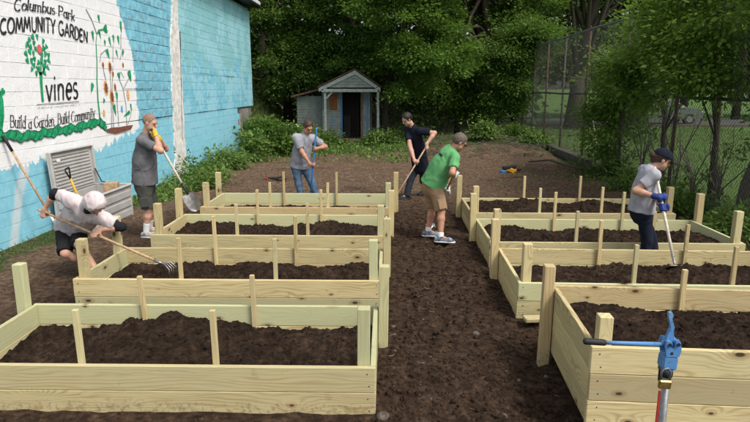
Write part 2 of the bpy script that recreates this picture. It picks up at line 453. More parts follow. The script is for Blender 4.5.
M['rust'] = plain('rusty_steel', (.10, .055, .038), .75, .3, var=.45, scale=9, bump=.3)
M['galv'] = plain('galvanised_steel', (.22, .225, .23), .48, .75, var=.25, scale=25)
M['wire'] = plain('fence_wire', (.15, .145, .135), .6, .5, var=.3)
M['siding'] = plain('shed_siding', (.225, .250, .225), .7, var=.22, scale=4)
M['trim'] = plain('shed_trim', (.34, .365, .335), .6, var=.2)
M['shingle'] = plain('shingle', (.10, .055, .035), .9, var=.5, scale=8, bump=.5)
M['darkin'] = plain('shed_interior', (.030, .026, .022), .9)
M['orange_board'] = plain('rusty_board', (.25, .085, .025), .8, var=.3)
M['oldwood'] = plain('weathered_wood', (.17, .125, .085), .85, var=.35, scale=18, bump=.4)
M['timber'] = plain('old_timber', (.075, .066, .055), .9, var=.45, scale=9, bump=.6, bscale=25)
M['box_plastic'] = plain('grey_resin', (.42, .41, .39), .5, var=.08, scale=5)
M['handle_wood'] = plain('handle_wood', (.40, .27, .16), .55, var=.25, scale=20)
M['handle_pale'] = plain('handle_pale', (.62, .57, .48), .5, var=.15, scale=20)
M['steel'] = plain('tool_steel', (.32, .31, .30), .42, .7, var=.3, scale=18)
M['black_rubber'] = plain('black_rubber', (.018, .018, .019), .65)
def chipped():
    t = NT('hydrant_blue'); p = t.pos(); n = t.noise(p, 38, 6, .7); b = t.noise(p, 9, 4)
    c = t.mix(b, (.070, .20, .43), (.105, .27, .52)); c = t.mix(t.ramp(n, .60, .68), c, (.075, .045, .030)); c = t.mix(t.math('MULTIPLY', t.ramp(b, .52, .7), .35), c, (.30, .36, .42))
    t.col(c); t.set(t.math('MULTIPLY_ADD', n, .5, .25), 0, .35); t.bump(n, .35, .003); return t.m
M['hyd_blue'] = chipped()
M['tool_blue'] = plain('tool_blue', (.045, .20, .50), .45)
M['brass'] = plain('brass', (.46, .33, .11), .38, .85, var=.25, scale=40)
M['red'] = plain('red_paint', (.36, .03, .028), .5)
M['yellow'] = plain('yellow_plastic', (.72, .38, .02), .5)
M['hose'] = plain('green_hose', (.02, .18, .10), .5)
M['skin'] = plain('skin', (.50, .285, .20), .55, var=.12, scale=14)
M['skin_tan'] = plain('skin_tan', (.42, .215, .140), .55, var=.12, scale=14)
M['eye'] = plain('eye', (.03, .022, .018), .3)
M['lips'] = plain('lips', (.34, .13, .11), .5)
M['hair_dark'] = plain('hair_dark', (.014, .010, .008), .6, var=.4, scale=60)
M['hair_brown'] = plain('hair_brown', (.050, .026, .015), .6, var=.4, scale=60)
M['hair_grey'] = plain('hair_grey', (.10, .080, .065), .7, var=.4, scale=60)
M['hair_buzz'] = plain('hair_buzz', (.24, .145, .105), .7, var=.3, scale=60)
M['glass'] = plain('car_glass', (.02, .024, .028), .08, 0, spec=.8)
M['car_paint'] = plain('silver_paint', (.16, .17, .18), .3, .55, var=.05)
M['car_white'] = plain('white_car_paint', (.68, .69, .70), .3, .0, var=.05)
M['asphalt'] = plain('asphalt', (.055, .055, .056), .9, var=.25, scale=20)
M['tape'] = plain('tape_white', (.75, .75, .73), .6)

# ------------------------------------------------------------------ ground: one sheet to the horizon
def axis(stops):
    out = [stops[0][0]]
    for (a, sa), (b, sb) in zip(stops[:-1], stops[1:]):
        x = a
        while x < b - 1e-6:
            x = min(b, x + sa + (sb - sa) * (x - a) / (b - a)); out.append(x)
    return np.array(out)
gx = axis([(-600, 120), (-60, 15), (-14, 1.5), (-6, .12), (-3.6, .045), (-.35, .028), (1.45, .028), (4.8, .05), (6.5, .2), (16, 1.5), (60, 15), (600, 120)])
gy = axis([(-300, 80), (-30, 10), (0, .6), (2.9, .06), (3.2, .022), (7.5, .030), (12, .05), (20, .09), (28, .3), (44, 1.5), (120, 20), (900, 150)])
X, Y = np.meshgrid(gx, gy); Z = ground_h(X, Y)
nx, ny = len(gx), len(gy)
idx = np.arange(nx * ny).reshape(ny, nx)
gf = np.stack([idx[:-1, :-1], idx[:-1, 1:], idx[1:, 1:], idx[1:, :-1]], -1).reshape(-1, 4)
ground = place('ground', np_mesh('ground', np.stack([X, Y, Z], -1).reshape(-1, 3), gf, M['ground'], True))
tag(ground, 'dark brown tilled garden earth running back into weeds and lawn', 'ground', kind='structure')

# road beyond the lawn, with a kerb
t = MB(); t.box((30, 38.5, .02), (80, 7, .04)); tag(t.build('road', M['asphalt']), 'grey asphalt road beyond the lawn', 'road', kind='structure')
t = MB(); t.box((30, 34.85, .05), (80, .16, .16), ch=.02); tag(t.build('kerb', M['stone']), 'pale stone kerb along the asphalt road', 'kerb', kind='structure')

# ------------------------------------------------------------------ the painted block building
bld = empty('block_building', (WX, 14, 0), 'blue painted concrete block building with white lettered garden mural', 'building')
Y0, Y1, ZT, ZL = 3.08, 22.75, 5.12, 1.53
core = MB()
core.box((WX - 4.06, (Y0 + Y1) / 2 - 1.5, ZL + (ZT - ZL) / 2), (8.0, Y1 - Y0 + 2.96, ZT - ZL))
core.box((WX - 4.08, (Y0 + 20.9) / 2 - 1.5, ZL / 2 - .1), (7.95, 20.9 - Y0 + 2.96, ZL + .2))
core.build('wall_core', M['block'], bld)
def block_mesh(ly, lz, ch, dep, bulge):
    hy, hz = ly / 2, lz / 2
    v = [(-dep, -hy, -hz), (-dep, hy, -hz), (-dep, hy, hz), (-dep, -hy, hz), (-ch, -hy, -hz), (-ch, hy, -hz), (-ch, hy, hz), (-ch, -hy, hz),
         (bulge[0], -hy + ch, -hz + ch), (bulge[1], hy - ch, -hz + ch), (bulge[2], hy - ch, hz - ch), (bulge[3], -hy + ch, hz - ch), (bulge[4], 0, 0)]
    f = [(0, 1, 5, 4), (1, 2, 6, 5), (2, 3, 7, 6), (3, 0, 4, 7), (4, 5, 9, 8), (5, 6, 10, 9), (6, 7, 11, 10), (7, 4, 8, 11), (8, 9, 12), (9, 10, 12), (10, 11, 12), (11, 8, 12)]
    return v, f
BL, BH, J = .42, .205, .004
pool = {}
def block_pool(kind, half, k):
    key = (kind, half, k)
    if key not in pool:
        rr = random.Random(hash((kind == 'r', half, k)) % 999 + k * 7)
        b = [rr.uniform(0, .012) for _ in range(5)] if kind == 'r' else [rr.uniform(0, .003) for _ in range(5)]
        v, f = block_mesh((BL / 2 if half else BL) - (J * 1.6 if kind == 'r' else J), BH - (J * 1.6 if kind == 'r' else J), .006 if kind == 'r' else .0025, .05, b)
        me = bpy.data.meshes.new('block'); me.from_pydata(v, [], f); me.materials.append(M['block']); me.update(); pool[key] = (me, v, f)
    return pool[key]
cells = []
row = 0; z = ZL + BH / 2
while z < ZT - .05:
    y = Y0 + (BL / 2 if row % 2 else 0)
    while y < Y1 - .1:
        half = y + BL > Y1
        yc = y + (BL / 4 if half else BL / 2)
        cells.append((yc, z, half)); y += BL / 2 if half else BL
    row += 1; z += BH
z = ZL - .012 - BH / 2
while z > -.1:
    y = Y0 + (BL / 2 if row % 2 else 0)
    while y < 20.9 - BL: cells.append((y + BL / 2, z, False)); y += BL
    row += 1; z -= BH
def seen(c):
    v = np.array([WX, c[0], c[1]]) - CAMP; d = v @ FWD
    px, py = 375 + F_PX * (v @ RGT) / d, 211 - F_PX * (v @ UPV) / d
    return (1000 if (-14 < px < 760 and -12 < py < 430) else 0) - c[0]
cells.sort(key=seen, reverse=True)
rest_v, rest_f = [], []
for i, (yc, zc, half) in enumerate(cells):
    kind = 'r' if 12.5 < yc < 14.6 and zc > ZL else 's'
    me, v, f = block_pool(kind, half, i % 5)
    xo = WX + random.uniform(-.003, .003) - (.006 if zc < ZL else 0)
    if i < 300:
        place('block', me, bld, Matrix.Translation((xo, yc, zc)))
    else:
        n = len(rest_v); rest_v += [(a + xo, b + yc, c + zc) for a, b, c in v]; rest_f += [tuple(q + n for q in g) for g in f]
me = bpy.data.meshes.new('block_courses'); me.from_pydata(rest_v, [], rest_f); me.materials.append(M['block']); me.update()
tag(place('block_courses', me, bld), kind='stuff')
# bare plaster strip running down the wall, with a crack
def wall_strip(name, mat, mid, wid, z0, z1, x, n=110, seed=0):
    zs = np.linspace(z0, z1, n); m = MB()
    rg_ = .11 if name == 'plaster_strip' else .03; L = [mid(q) - wid(q) / 2 + rg_ * fbm2(q, 0, 1.8, 4, seed, .6) for q in zs]; R_ = [mid(q) + wid(q) / 2 + rg_ * fbm2(q, 0 if name == 'crack' else 9, 1.8, 4, seed if name == 'crack' else seed + 4, .6) for q in zs]
    v = [(x, float(a), q) for a, q in zip(L, zs)] + [(x, float(a), q) for a, q in zip(R_, zs)]
    v += [(x - .03, float(a), q) for a, q in zip(L, zs)] + [(x - .03, float(a), q) for a, q in zip(R_, zs)]
    f = [(i, n + i, n + i + 1, i + 1) for i in range(n - 1)] + [(2 * n + i, i, i + 1, 2 * n + i + 1) for i in range(n - 1)] + [(n + i, 3 * n + i, 3 * n + i + 1, n + i + 1) for i in range(n - 1)]
    m.add(v, f); return m.build(name, mat, bld)
wall_strip('plaster_strip', M['plaster'], lambda q: 14.78 + .12 * (q - 2.5) if q > 2.5 else 14.78 - .05 * (2.5 - q), lambda q: max(.14, .72 - .20 * max(0, q - 2.2)), -.05, 4.9, WX + .030)
wall_strip('crack', M['p_black'], lambda q: 15.05 + .14 * (q - 2.5), lambda q: .012 + .035 * abs(float(fbm2(q, 4, 2.2, 3, 9))), .9, 3.6, WX + .034, 90, 30)
m = MB(); 
for a, b, zz_ in ((16.0, 18.2, 2.60), (18.3, 20.2, 2.58), (11.7, 13.2, 2.18), (13.3, 14.4, 1.54), (15.4, 19.0, 1.535)):
    ys = np.linspace(a, b, 30); zs = zz_ + .012 * fbm2(ys, 0, 2.5, 3, 61); w_ = .002 + .009 * np.abs(fbm2(ys, 3, 3, 3, 66))
    v = [(WX + .022, p, q - u) for p, q, u in zip(ys, zs, w_)] + [(WX + .022, p, q + u) for p, q, u in zip(ys, zs, w_)]
    m.add(v, [(i, i + 1, 31 + i, 30 + i) for i in range(29)])
m.build('mortar_crack', M['dark_metal'], bld)
# broken foundation end and roof edge
m = MB(); m.box((WX - 3.02, 21.79, .62), (5.95, 1.75, 1.78), ch=.05); m.build('foundation', M['concrete'], bld)
m = MB(); m.box((WX - 3.9, 14.1, ZT + .10), (8.6, 18.1, .06)); m.build('soffit', M['dark_metal'], bld)
m = MB(); m.box((WX + .28, 14.1, ZT + .21), (.16, 18.2, .16), ch=.03); m.build('gutter', M['white_metal'], bld)
m = MB(); m.prism([(WX + .2, 5, ZT + .29), (WX + .2, 23.15, ZT + .29), (WX + .2, 23.15, ZT + .14), (WX + .2, 5, ZT + .14)], (-8.4, 0, .25)); m.build('roof', M['shingle'], bld)

# ------------------------------------------------------------------ mural lettering and drawing (brush strokes lying on the blocks)
def A(cx, cy, rx, ry, a0, a1, n=12):
    return [(cx + rx * math.cos(math.radians(a0 + (a1 - a0) * i / n)), cy + ry * math.sin(math.radians(a0 + (a1 - a0) * i / n))) for i in range(n + 1)]
GL = {
 'C': (.78, [A(.42, .5, .37, .5, 48, 312, 16)]), 'O': (.88, [A(.44, .5, .38, .5, 90, 450, 20)]),
 'M': (.94, [[(.06, 0), (.2, 1)], [(.2, 1), (.46, .2)], [(.46, .2), (.72, 1)], [(.72, 1), (.87, 0)]]),
 'U': (.74, [[(.09, 1), (.09, .34)] + A(.36, .33, .27, .33, 180, 360) + [(.63, 1)]]), 'N': (.74, [[(.09, 0), (.09, 1)], [(.09, 1), (.63, 0)], [(.63, 0), (.63, 1)]]),
 'I': (.26, [[(.13, 0), (.13, 1)]]), 'T': (.68, [[(.02, 1), (.66, 1)], [(.34, 1), (.34, 0)]]), 'Y': (.68, [[(.04, 1), (.34, .48)], [(.65, 1), (.34, .48), (.32, 0)]]),
 'G': (.84, [A(.42, .5, .37, .5, 50, 335, 16) + [(.77, .42), (.48, .42)]]), 'A': (.76, [[(.04, 0), (.38, 1)], [(.38, 1), (.72, 0)], [(.16, .34), (.6, .34)]]),
 'R': (.70, [[(.1, 0), (.1, 1)], [(.1, 1), (.34, 1)] + A(.36, .75, .24, .25, 90, -90, 8) + [(.1, .5)], [(.32, .5), (.66, 0)]]),
 'D': (.76, [[(.1, 0), (.1, 1)], [(.1, 1), (.26, 1)] + A(.28, .5, .40, .5, 90, -90, 10) + [(.1, 0)]]),
 'E': (.62, [[(.1, 0), (.1, 1)], [(.1, 1), (.56, 1)], [(.1, .52), (.5, .52)], [(.1, 0), (.57, 0)]]),
 'P': (.66, [[(.1, 0), (.1, 1)], [(.1, 1), (.34, 1)] + A(.36, .74, .25, .26, 90, -90, 8) + [(.1, .48)]]),
 'B': (.68, [[(.1, 0), (.1, 1)], [(.1, 1), (.34, 1)] + A(.34, .76, .22, .24, 90, -90, 8) + [(.1, .52)], [(.34, .52)] + A(.36, .26, .25, .26, 90, -90, 8) + [(.1, 0)]]),
 'o': (.58, [A(.29, .31, .24, .31, 90, 450, 16)]), 'l': (.26, [[(.12, 1.05), (.12, 0)]]),
 'u': (.58, [[(.09, .62), (.09, .22)] + A(.27, .2, .18, .2, 180, 345, 8) + [(.45, .3)], [(.46, .62), (.46, 0)]]),
 'm': (.84, [[(.09, .62), (.09, 0)], [(.09, .4)] + A(.25, .42, .16, .2, 165, 0, 8) + [(.41, 0)], [(.41, .4)] + A(.57, .42, .16, .2, 165, 0, 8) + [(.73, 0)]]),
 'n': (.56, [[(.09, .62), (.09, 0)], [(.09, .4)] + A(.27, .42, .18, .2, 165, 0, 8) + [(.45, 0)]]),
 'b': (.60, [[(.09, 1.05), (.09, 0)], A(.31, .31, .22, .31, 180, 540, 16)]), 'd': (.60, [[(.5, 1.05), (.5, 0)], A(.28, .31, .22, .31, 0, 360, 16)]),
 's': (.48, [A(.24, .47, .16, .15, 35, 270, 8) + A(.24, .16, .18, .16, 90, -150, 8)]), 'a': (.58, [A(.27, .28, .21, .28, 10, 370, 14), [(.48, .6), (.48, 0)]]),
 'r': (.44, [[(.09, .62), (.09, 0)], A(.28, .38, .19, .24, 170, 45, 6)]), 'k': (.54, [[(.09, 1.05), (.09, 0)], [(.46, .62), (.1, .26)], [(.22, .36), (.5, 0)]]),
 'i': (.26, [[(.12, .62), (.12, 0)], [(.12, .82), (.12, .92)]]), 'e': (.54, [[(.06, .33), (.48, .33)] + A(.27, .31, .21, .31, 5, 315, 14)]),
 'v': (.50, [[(.04, .62), (.25, 0)], [(.25, 0), (.46, .62)]]), 't': (.40, [[(.18, .92), (.18, .12), (.33, .02)], [(.02, .62), (.35, .62)]]),
 'y': (.52, [[(.05, .62), (.27, .04)], [(.48, .62), (.27, .04), (.14, -.28)]]), ',': (.28, [[(.12, .06), (.06, -.16)]]), ' ': (.36, []),
 'f': (.36, [[(.14, 0), (.14, .85), (.24, 1), (.34, .98)], [(.02, .62), (.3, .62)]]), 'g': (.58, [A(.27, .31, .21, .31, 0, 360, 14), [(.48, .6), (.48, -.1)] + A(.3, -.1, .18, .18, 0, -140, 6)]),
 'h': (.56, [[(.09, 1.05), (.09, 0)], [(.09, .4)] + A(.27, .42, .18, .2, 165, 0, 8) + [(.45, 0)]]),
}
def ribbon(m, pts, w, x, vert=None):
    pts = [np.asarray(p, float) for p in pts]; n = len(pts); v = []
    for i, p in enumerate(pts):
        t_ = pts[min(i + 1, n - 1)] - pts[max(i - 1, 0)]; t_ = t_ / (np.linalg.norm(t_) + 1e-9)
        ww = w(i / (n - 1), t_) if callable(w) else w
        nn = np.array([-t_[1], t_[0]]) * ww / 2
        v += [(x, *(p + nn)), (x, *(p - nn))]
    m.add(v, [(2 * i + 1, 2 * i + 3, 2 * i + 2, 2 * i) for i in range(n - 1)])
PX_ = WX + .010
def lettering(name, text, top, base, mat, wt, serif=0, sp=0.0, layer=0.0):  # one object per word
    """top and base: (y, z) points along the wall the letters run between"""
    ta = np.array(top); ba = np.array(base); tot = sum(GL[c][0] + sp for c in text); m = MB(); cx = 0; k = 0
    def mp(tx, ty):
        u = tx / tot; yb = ba[0, 0] + (ba[-1, 0] - ba[0, 0]) * u; yt = ta[0, 0] + (ta[-1, 0] - ta[0, 0]) * u
        zb = np.interp(yb, ba[:, 0], ba[:, 1]); zt = np.interp(yt, ta[:, 0], ta[:, 1])
        return (yb + (yt - yb) * ty, zb + (zt - zb) * ty)
    H = float(np.mean(ta[:, 1]) - np.mean(ba[:, 1]))
    for c in text:
        w_, strokes = GL[c]
        if c == ' ' and m.v: m.build(name, mat, bld); m = MB()
        jx, jy = random.uniform(-.02, .02), random.uniform(-.02, .02)
        for st in strokes:
            dense = []
            for (a, b) in zip(st[:-1], st[1:]): dense += [(a[0] + (b[0] - a[0]) * q, a[1] + (b[1] - a[1]) * q) for q in (0, .5)]
            dense.append(st[-1])
            pts = [mp(cx + a + jx, b + jy) for a, b in dense]
            fw = lambda u, t_: H * wt * ((.55 + .75 * abs(t_[1])) if serif else 1.0) * (.9 + .2 * math.sin(9 * u + cx))
            ribbon(m, pts, fw, PX_ + layer + .0004 * (k % 7)); k += 1
            if serif:
                for e, q in ((dense[0], dense[1]), (dense[-1], dense[-2])):
                    if abs(e[1] - q[1]) > abs(e[0] - q[0]) * 1.5 and (e[1] < .05 or e[1] > .55):
                        ribbon(m, [mp(cx + e[0] - .10 + jx, e[1] + jy), mp(cx + e[0] + .10 + jx, e[1] + jy)], H * wt * .7, PX_ + layer + .003)
        cx += w_ + sp
    return m.build(name, mat, bld)
def wp(px, py): q = atx(px, py, PX_); return (q[1], q[2])
lettering('lettering', 'Columbus Park', [wp(15, -1), wp(30, 0), wp(45, 3), wp(60, 6), wp(75, 12)], [wp(14, 11), wp(30, 10), wp(45, 12.5), wp(60, 15.5), wp(75, 21)], M['p_black'], .16, 1)
lettering('lettering', 'COMMUNITY GARDEN', [wp(0, 20), wp(14, 17.5), wp(27, 16.5), wp(42, 17), wp(57, 20), wp(72, 25), wp(88, 32)], [wp(0, 34.5), wp(14, 32.5), wp(27, 31.5), wp(42, 32), wp(57, 34), wp(72, 38), wp(88, 43)], M['p_black'], .165, 0, .03)
lettering('lettering', 'vines', [wp(45, 74.5), wp(79, 74)], [wp(46, 101), wp(79, 98.5)], M['p_black'], .12, 0, .05)
lettering('lettering', 'Build a Garden, Build Community', [wp(10, 115), wp(30, 117), wp(50, 115), wp(70, 112), wp(95, 107)], [wp(10, 127), wp(30, 128.5), wp(50, 126), wp(70, 122.5), wp(95, 117)], M['p_black'], .095, 1)
m = MB(); ribbon(m, [wp(37, 104.6), wp(79, 101.4)], .014, PX_); m.build('underline', M['p_grey'], bld)
m = MB()                                            # a row of print too small to read: dabs of the brush
for k in range(58):
    u = k / 57; p0 = np.array(wp(38, 107.6)) * (1 - u) + np.array(wp(80, 104.4)) * u
    if random.random() < .16: continue
    hh = random.choice((.016, .016, .026)); ribbon(m, [(p0[0], p0[1] - .014), (p0[0] + random.uniform(-.006, .012), p0[1] - .014 + hh)], .009, PX_)
m.build('small_print', M['p_grey'], bld)
# leafy tree emblem with a red apple
m = MB(); c0 = np.array(wp(38, 56)); ra = (.30, .29)
def drop(m, c, ang, L, W, x):
    P = [(0, -.5), (.32, -.1), (.5, .3), (.25, .5), (0, .38), (-.25, .5), (-.5, .3), (-.32, -.1)]
    ca, sa = math.cos(ang), math.sin(ang)
    v = [(x, c[0] + (a * W) * ca - (b * L) * sa, c[1] + (a * W) * sa + (b * L) * ca) for a, b in P]
    m.add(v, [(0, 1, 2, 3, 4), (0, 4, 5, 6, 7)])
rr = random.Random(3)
for ring, cnt, s_ in ((.96, 15, 1.0), (.66, 11, 1.05), (.36, 7, 1.0)):
    for k in range(cnt):
        a = 2 * math.pi * (k + .3 * ring) / cnt + rr.uniform(-.1, .1); p = c0 + np.array([ra[0] * ring * math.cos(a), ra[1] * ring * math.sin(a)])
        if np.hypot(*((p - (c0 + np.array([.06, .10]))) / 1.0)) < .085: continue
        drop(m, p, rr.uniform(-.9, .9), rr.uniform(.085, .115) * s_, rr.uniform(.065, .09) * s_, PX_ + .001)
m.build('emblem_leaf', M['p_green'], bld)
m = MB(); pts = [wp(41, 74), wp(41.5, 85), wp(43, 101.5)]; ribbon(m, pts, lambda u, t_: .075 - .02 * u, PX_)
for q in ((36, 66), (46, 66), (41, 62)): ribbon(m, [wp(41, 75), wp(q[0], q[1])], .03, PX_ + .001)
m.build('emblem_stem', M['p_green'], bld)
m = MB(); ap = c0 + np.array([.06, .10]); v = [(PX_, *ap)] + [(PX_, ap[0] + .062 * math.cos(a), ap[1] + .075 * math.sin(a)) for a in np.linspace(0, 2 * math.pi, 15)[:-1]]
m.add(v, [(0, 1 + i, 1 + (i + 1) % 14) for i in range(14)]); m.build('emblem_apple', M['p_red'], bld)
# wavy green vine band under the words, dark edge
bp = [wp(-20, 133), wp(0, 135.5), wp(15, 136), wp(28, 136.5), wp(50, 132.6), wp(75, 128.4), (wp(98, 122)), wp(106, 126)]
by = np.array([p[0] for p in bp]); bz = np.array([p[1] for p in bp]); ys = np.linspace(by[0], by[-1], 160); zc = np.interp(ys, by, bz)
for nm, mat, ex, lay in (('vine_outline', M['p_dgreen'], .014, 0.0), ('vine_band', M['p_green'], 0.0, .002)):
    up_ = zc + .062 + ex + .020 * np.sin(ys * 17) + .012 * np.sin(ys * 31 + 1); lo = zc - .058 - ex - .018 * np.sin(ys * 15 + 2) - .01 * np.sin(ys * 37)
    m = MB(); m.add([(PX_ + lay, a, b) for a, b in zip(ys, lo)] + [(PX_ + lay, a, b) for a, b in zip(ys, up_)], [(i, i + 1, 161 + i, 160 + i) for i in range(159)]); m.build(nm, mat, bld)
m = MB()
for k in range(22):
    yy = ys[4] + (ys[-5] - ys[4]) * k / 21; zz_ = float(np.interp(yy, ys, zc)); ribbon(m, [(yy - .05, zz_ - .06), (yy + .02, zz_), (yy + .06, zz_ + .07)], .012, PX_ + .004)
m.build('vine_twist', M['p_dgreen'], bld)
m = MB(); ribbon(m, [wp(x_, y_) for x_, y_ in ((-3, 88), (1, 100), (2, 115), (0, 130))], .10, PX_); drop(m, wp(2, 93), -.8, .16, .09, PX_ + .001); m.build('vine_stem', M['p_green'], bld); m = MB()
for L in ([(107, 128), (100, 118), (98, 100), (97, 80), (97, 60), (96, 42), (97, 33)],): ribbon(m, [wp(*p) for p in L], lambda u, t_: .062 * (1 - .72 * u), PX_)
ribbon(m, [wp(97, 34), wp(99, 30), wp(104, 29.5)], .028, PX_)
m.build('vine_stem', M['p_green'], bld)
m = MB()
for (px, py, an, L, W) in ((99, 19, .1, .13, .06), (105, 29, -1.4, .15, .13), (93, 36, .05, .16, .06), (100, 35, .3, .13, .05), (121, 27, 0, .20, .07), (110, 42, .3, .16, .06), (113.5, 39, 0, .14, .06), (118.5, 40, .1, .15, .06), (105, 43, 0, .10, .05),
        (108, 54, .5, .17, .09), (117, 54, .35, .14, .05), (123, 53, -.3, .13, .06), (92, 88, -.5, .17, .08), (130, 76, .3, .20, .12), (119, 76, .3, .12, .1), (117, 97, 0, .16, .07), (115, 110, .2, .20, .08), (127, 114, -1.3, .28, .06), (131, 107, 0, .12, .05), (104, 101, -.6, .08, .06)):
    m = MB(); drop(m, wp(px, py), an, L * 1.25, W * 1.3, PX_ + .001); m.build('painted_leaf', M['p_green'], bld)
m = MB()
for L in ([(97, 34), (92, 20), (86, 9)], [(100, 62), (101, 54), (106, 50), (109, 55)], [(112, 128), (111, 90), (110, 64)], [(114, 128), (112, 95), (113, 66)], [(119, 126), (117, 100), (116, 88)], [(127, 126), (126, 104), (123, 88), (118, 76)], [(124, 88), (129, 78)], [(106, 80), (104, 72), (103, 65)], [(113, 45), (113, 62)], [(121, 34), (121, 50)], [(122, 52), (120, 60)], [(128, 124), (131, 114), (132, 108)], [(119, 76), (121, 72), (124, 78)]):
    ribbon(m, [wp(*p) for p in L], .024, PX_)
m.build('painted_stalk', M['p_grey'], bld)
for (px, py, R_, kind) in ((106, 88, .105, 0), (112, 97, .105, 0), (110, 67, .085, 1), (113, 74, .05, 1), (115, 87, .06, 1), (103, 65, .05, 1), (123, 65, .045, 1), (128, 95, .075, 2), (104, 113, .05, 2), (122, 109, .055, 3)):
    R_ *= 1.25; c = np.array(wp(px, py)); m = MB(); n = 12
    v = [(PX_ + .002, *c)]
    for k in range(2 * n):
        r_ = R_ * (1.0 if k % 2 == 0 else .62); a = math.pi * k / n; v.append((PX_ + .002, c[0] + r_ * .8 * math.cos(a), c[1] + r_ * 1.25 * math.sin(a)))
    m.add(v, [(0, 1 + k, 1 + (k + 1) % (2 * n)) for k in range(2 * n)])
    fl = m.build('painted_flower', [M['p_orange'], M['p_orange'], M['p_orange'], M['p_blue']][kind], bld)
    if kind < 2:
        m = MB(); v = [(PX_ + .004, *c)] + [(PX_ + .004, c[0] + R_ * .45 * math.cos(a), c[1] + R_ * .75 * math.sin(a)) for a in np.linspace(0, 2 * math.pi, 11)[:-1]]
        m.add(v, [(0, 1 + i, 1 + (i + 1) % 10) for i in range(10)]); m.build('flower_centre', M['p_brown'], fl)
m = MB(); P = [wp(*p) for p in ((107, 132), (106, 129.5), (112, 127.5), (120, 127), (128, 125.5), (133, 125), (131, 129), (124, 131.5), (116, 133.5))]
m.add([(PX_ + .003, *p) for p in P], [tuple(range(len(P)))[::-1]]); m.build('painted_soil', M['p_brown'], bld)
# ------------------------------------------------------------------ raised garden beds
T, BDH = .038, .184
def lumber(name, L, W, H, ch=.004):
    m = MB(); m.box((0, 0, 0), (L, W, H), ch=ch); return m.mesh(name, M['lumber'])
LM = {}
def lum(kind, L, W, H):
    k = (kind, round(L, 3), round(W, 3), round(H, 3))
    if k not in LM:
        if kind == 'stake':
            m = MB(); m.box((0, 0, 0), (L, W, H), ch=.003); LM[k] = m.mesh(kind, M['stake'])
        else: LM[k] = lumber(kind, L, W, H)
    return LM[k]
UPR = Matrix.Rotation(-math.pi / 2, 4, 'Y')           # a stick lying along X stood on end
def bed(x0, x1, y0, y1, top, nb, post_top, label, stakes_f, stakes_b, rot=0.0, lift=None):
    cx, cy_ = (x0 + x1) / 2, (y0 + y1) / 2
    root = empty('raised_bed', (cx, cy_, 0), label, 'raised bed', 'lumber raised beds in two rows')
    Rm = Matrix.Translation((cx, cy_, 0)) @ Matrix.Rotation(rot, 4, 'Z')
    Lx, Ly = x1 - x0, y1 - y0
    def put(name, me, lx, ly, lz, extra=None, tilt=0.0):
        m4 = Rm @ Matrix.Translation((lx, ly, lz))
        if tilt: m4 = m4 @ Matrix.Rotation(tilt, 4, 'Y')
        if extra is not None: m4 = m4 @ extra
        return place(name, me, root, m4)
    for k in range(nb):
        zc = top - BDH / 2 - k * (BDH + .003)
        j = random.uniform(-.004, .004)
        put('board', lum('board', Lx + random.choice((0, .006, -.006)), T, BDH), j, -Ly / 2 + T / 2 + random.uniform(-.003, .003), zc)
        put('board', lum('board', Lx + .002, T, BDH), -j, Ly / 2 - T / 2 + random.uniform(-.003, .003), zc, Matrix.Rotation(math.pi, 4, 'Z'))
        for s in (-1, 1):
            put('board', lum('board', Ly - 2 * T - .014, T, BDH), s * (Lx / 2 - T / 2 - .004), 0, zc + random.uniform(-.003, .003), Matrix.Rotation(s * math.pi / 2, 4, 'Z'))
    nm = MB()
    for k in range(nb):
        for s in (-1, 1):
            for dz_ in (.045, .135):
                a = np.array(Rm @ Vector((s * (Lx / 2 - .045 - random.uniform(0, .02)), -Ly / 2 - .004, top - dz_ - k * (BDH + .003)))); nm.tube([a, a + (0, .006, 0)], .0045, 6)
    tag(nm.build('nail_heads', M['dark_metal'], root), kind='stuff')
    P = .086
    for s in (-1, 1):
        pf = post_top + random.uniform(-.012, .012); pb = post_top + random.uniform(-.012, .012)
        put('corner_post', lum('corner_post', pf + .12, P, P), s * (Lx / 2 - T - P / 2 - .008), -Ly / 2 + T + P / 2 + .006, pf / 2 - .06, UPR, random.uniform(-.012, .012))
        put('corner_post', lum('corner_post', pb + .12, P, P), s * (Lx / 2 + P / 2 + .003), Ly / 2 - T - P / 2 - .002, pb / 2 - .06, UPR, random.uniform(-.012, .012))
    for fr, lst in ((1, stakes_f), (0, stakes_b)):
        for (px, py, tl) in lst:
            yy = (-Ly / 2 + T + .021) if fr else (Ly / 2 - T - .021)
            q = aty(px, py, cy_ + yy); q = aty(px, py, cy_ + yy + rot * (q[0] - cx)); u = (q[0] - cx) / Lx + .5; zt = float(q[2])
            h = zt + .05
            put('stake', lum('stake', h, .034, .040), -Lx / 2 + u * Lx, yy, zt - h / 2, UPR, tl)
    return root, Rm, Lx, Ly
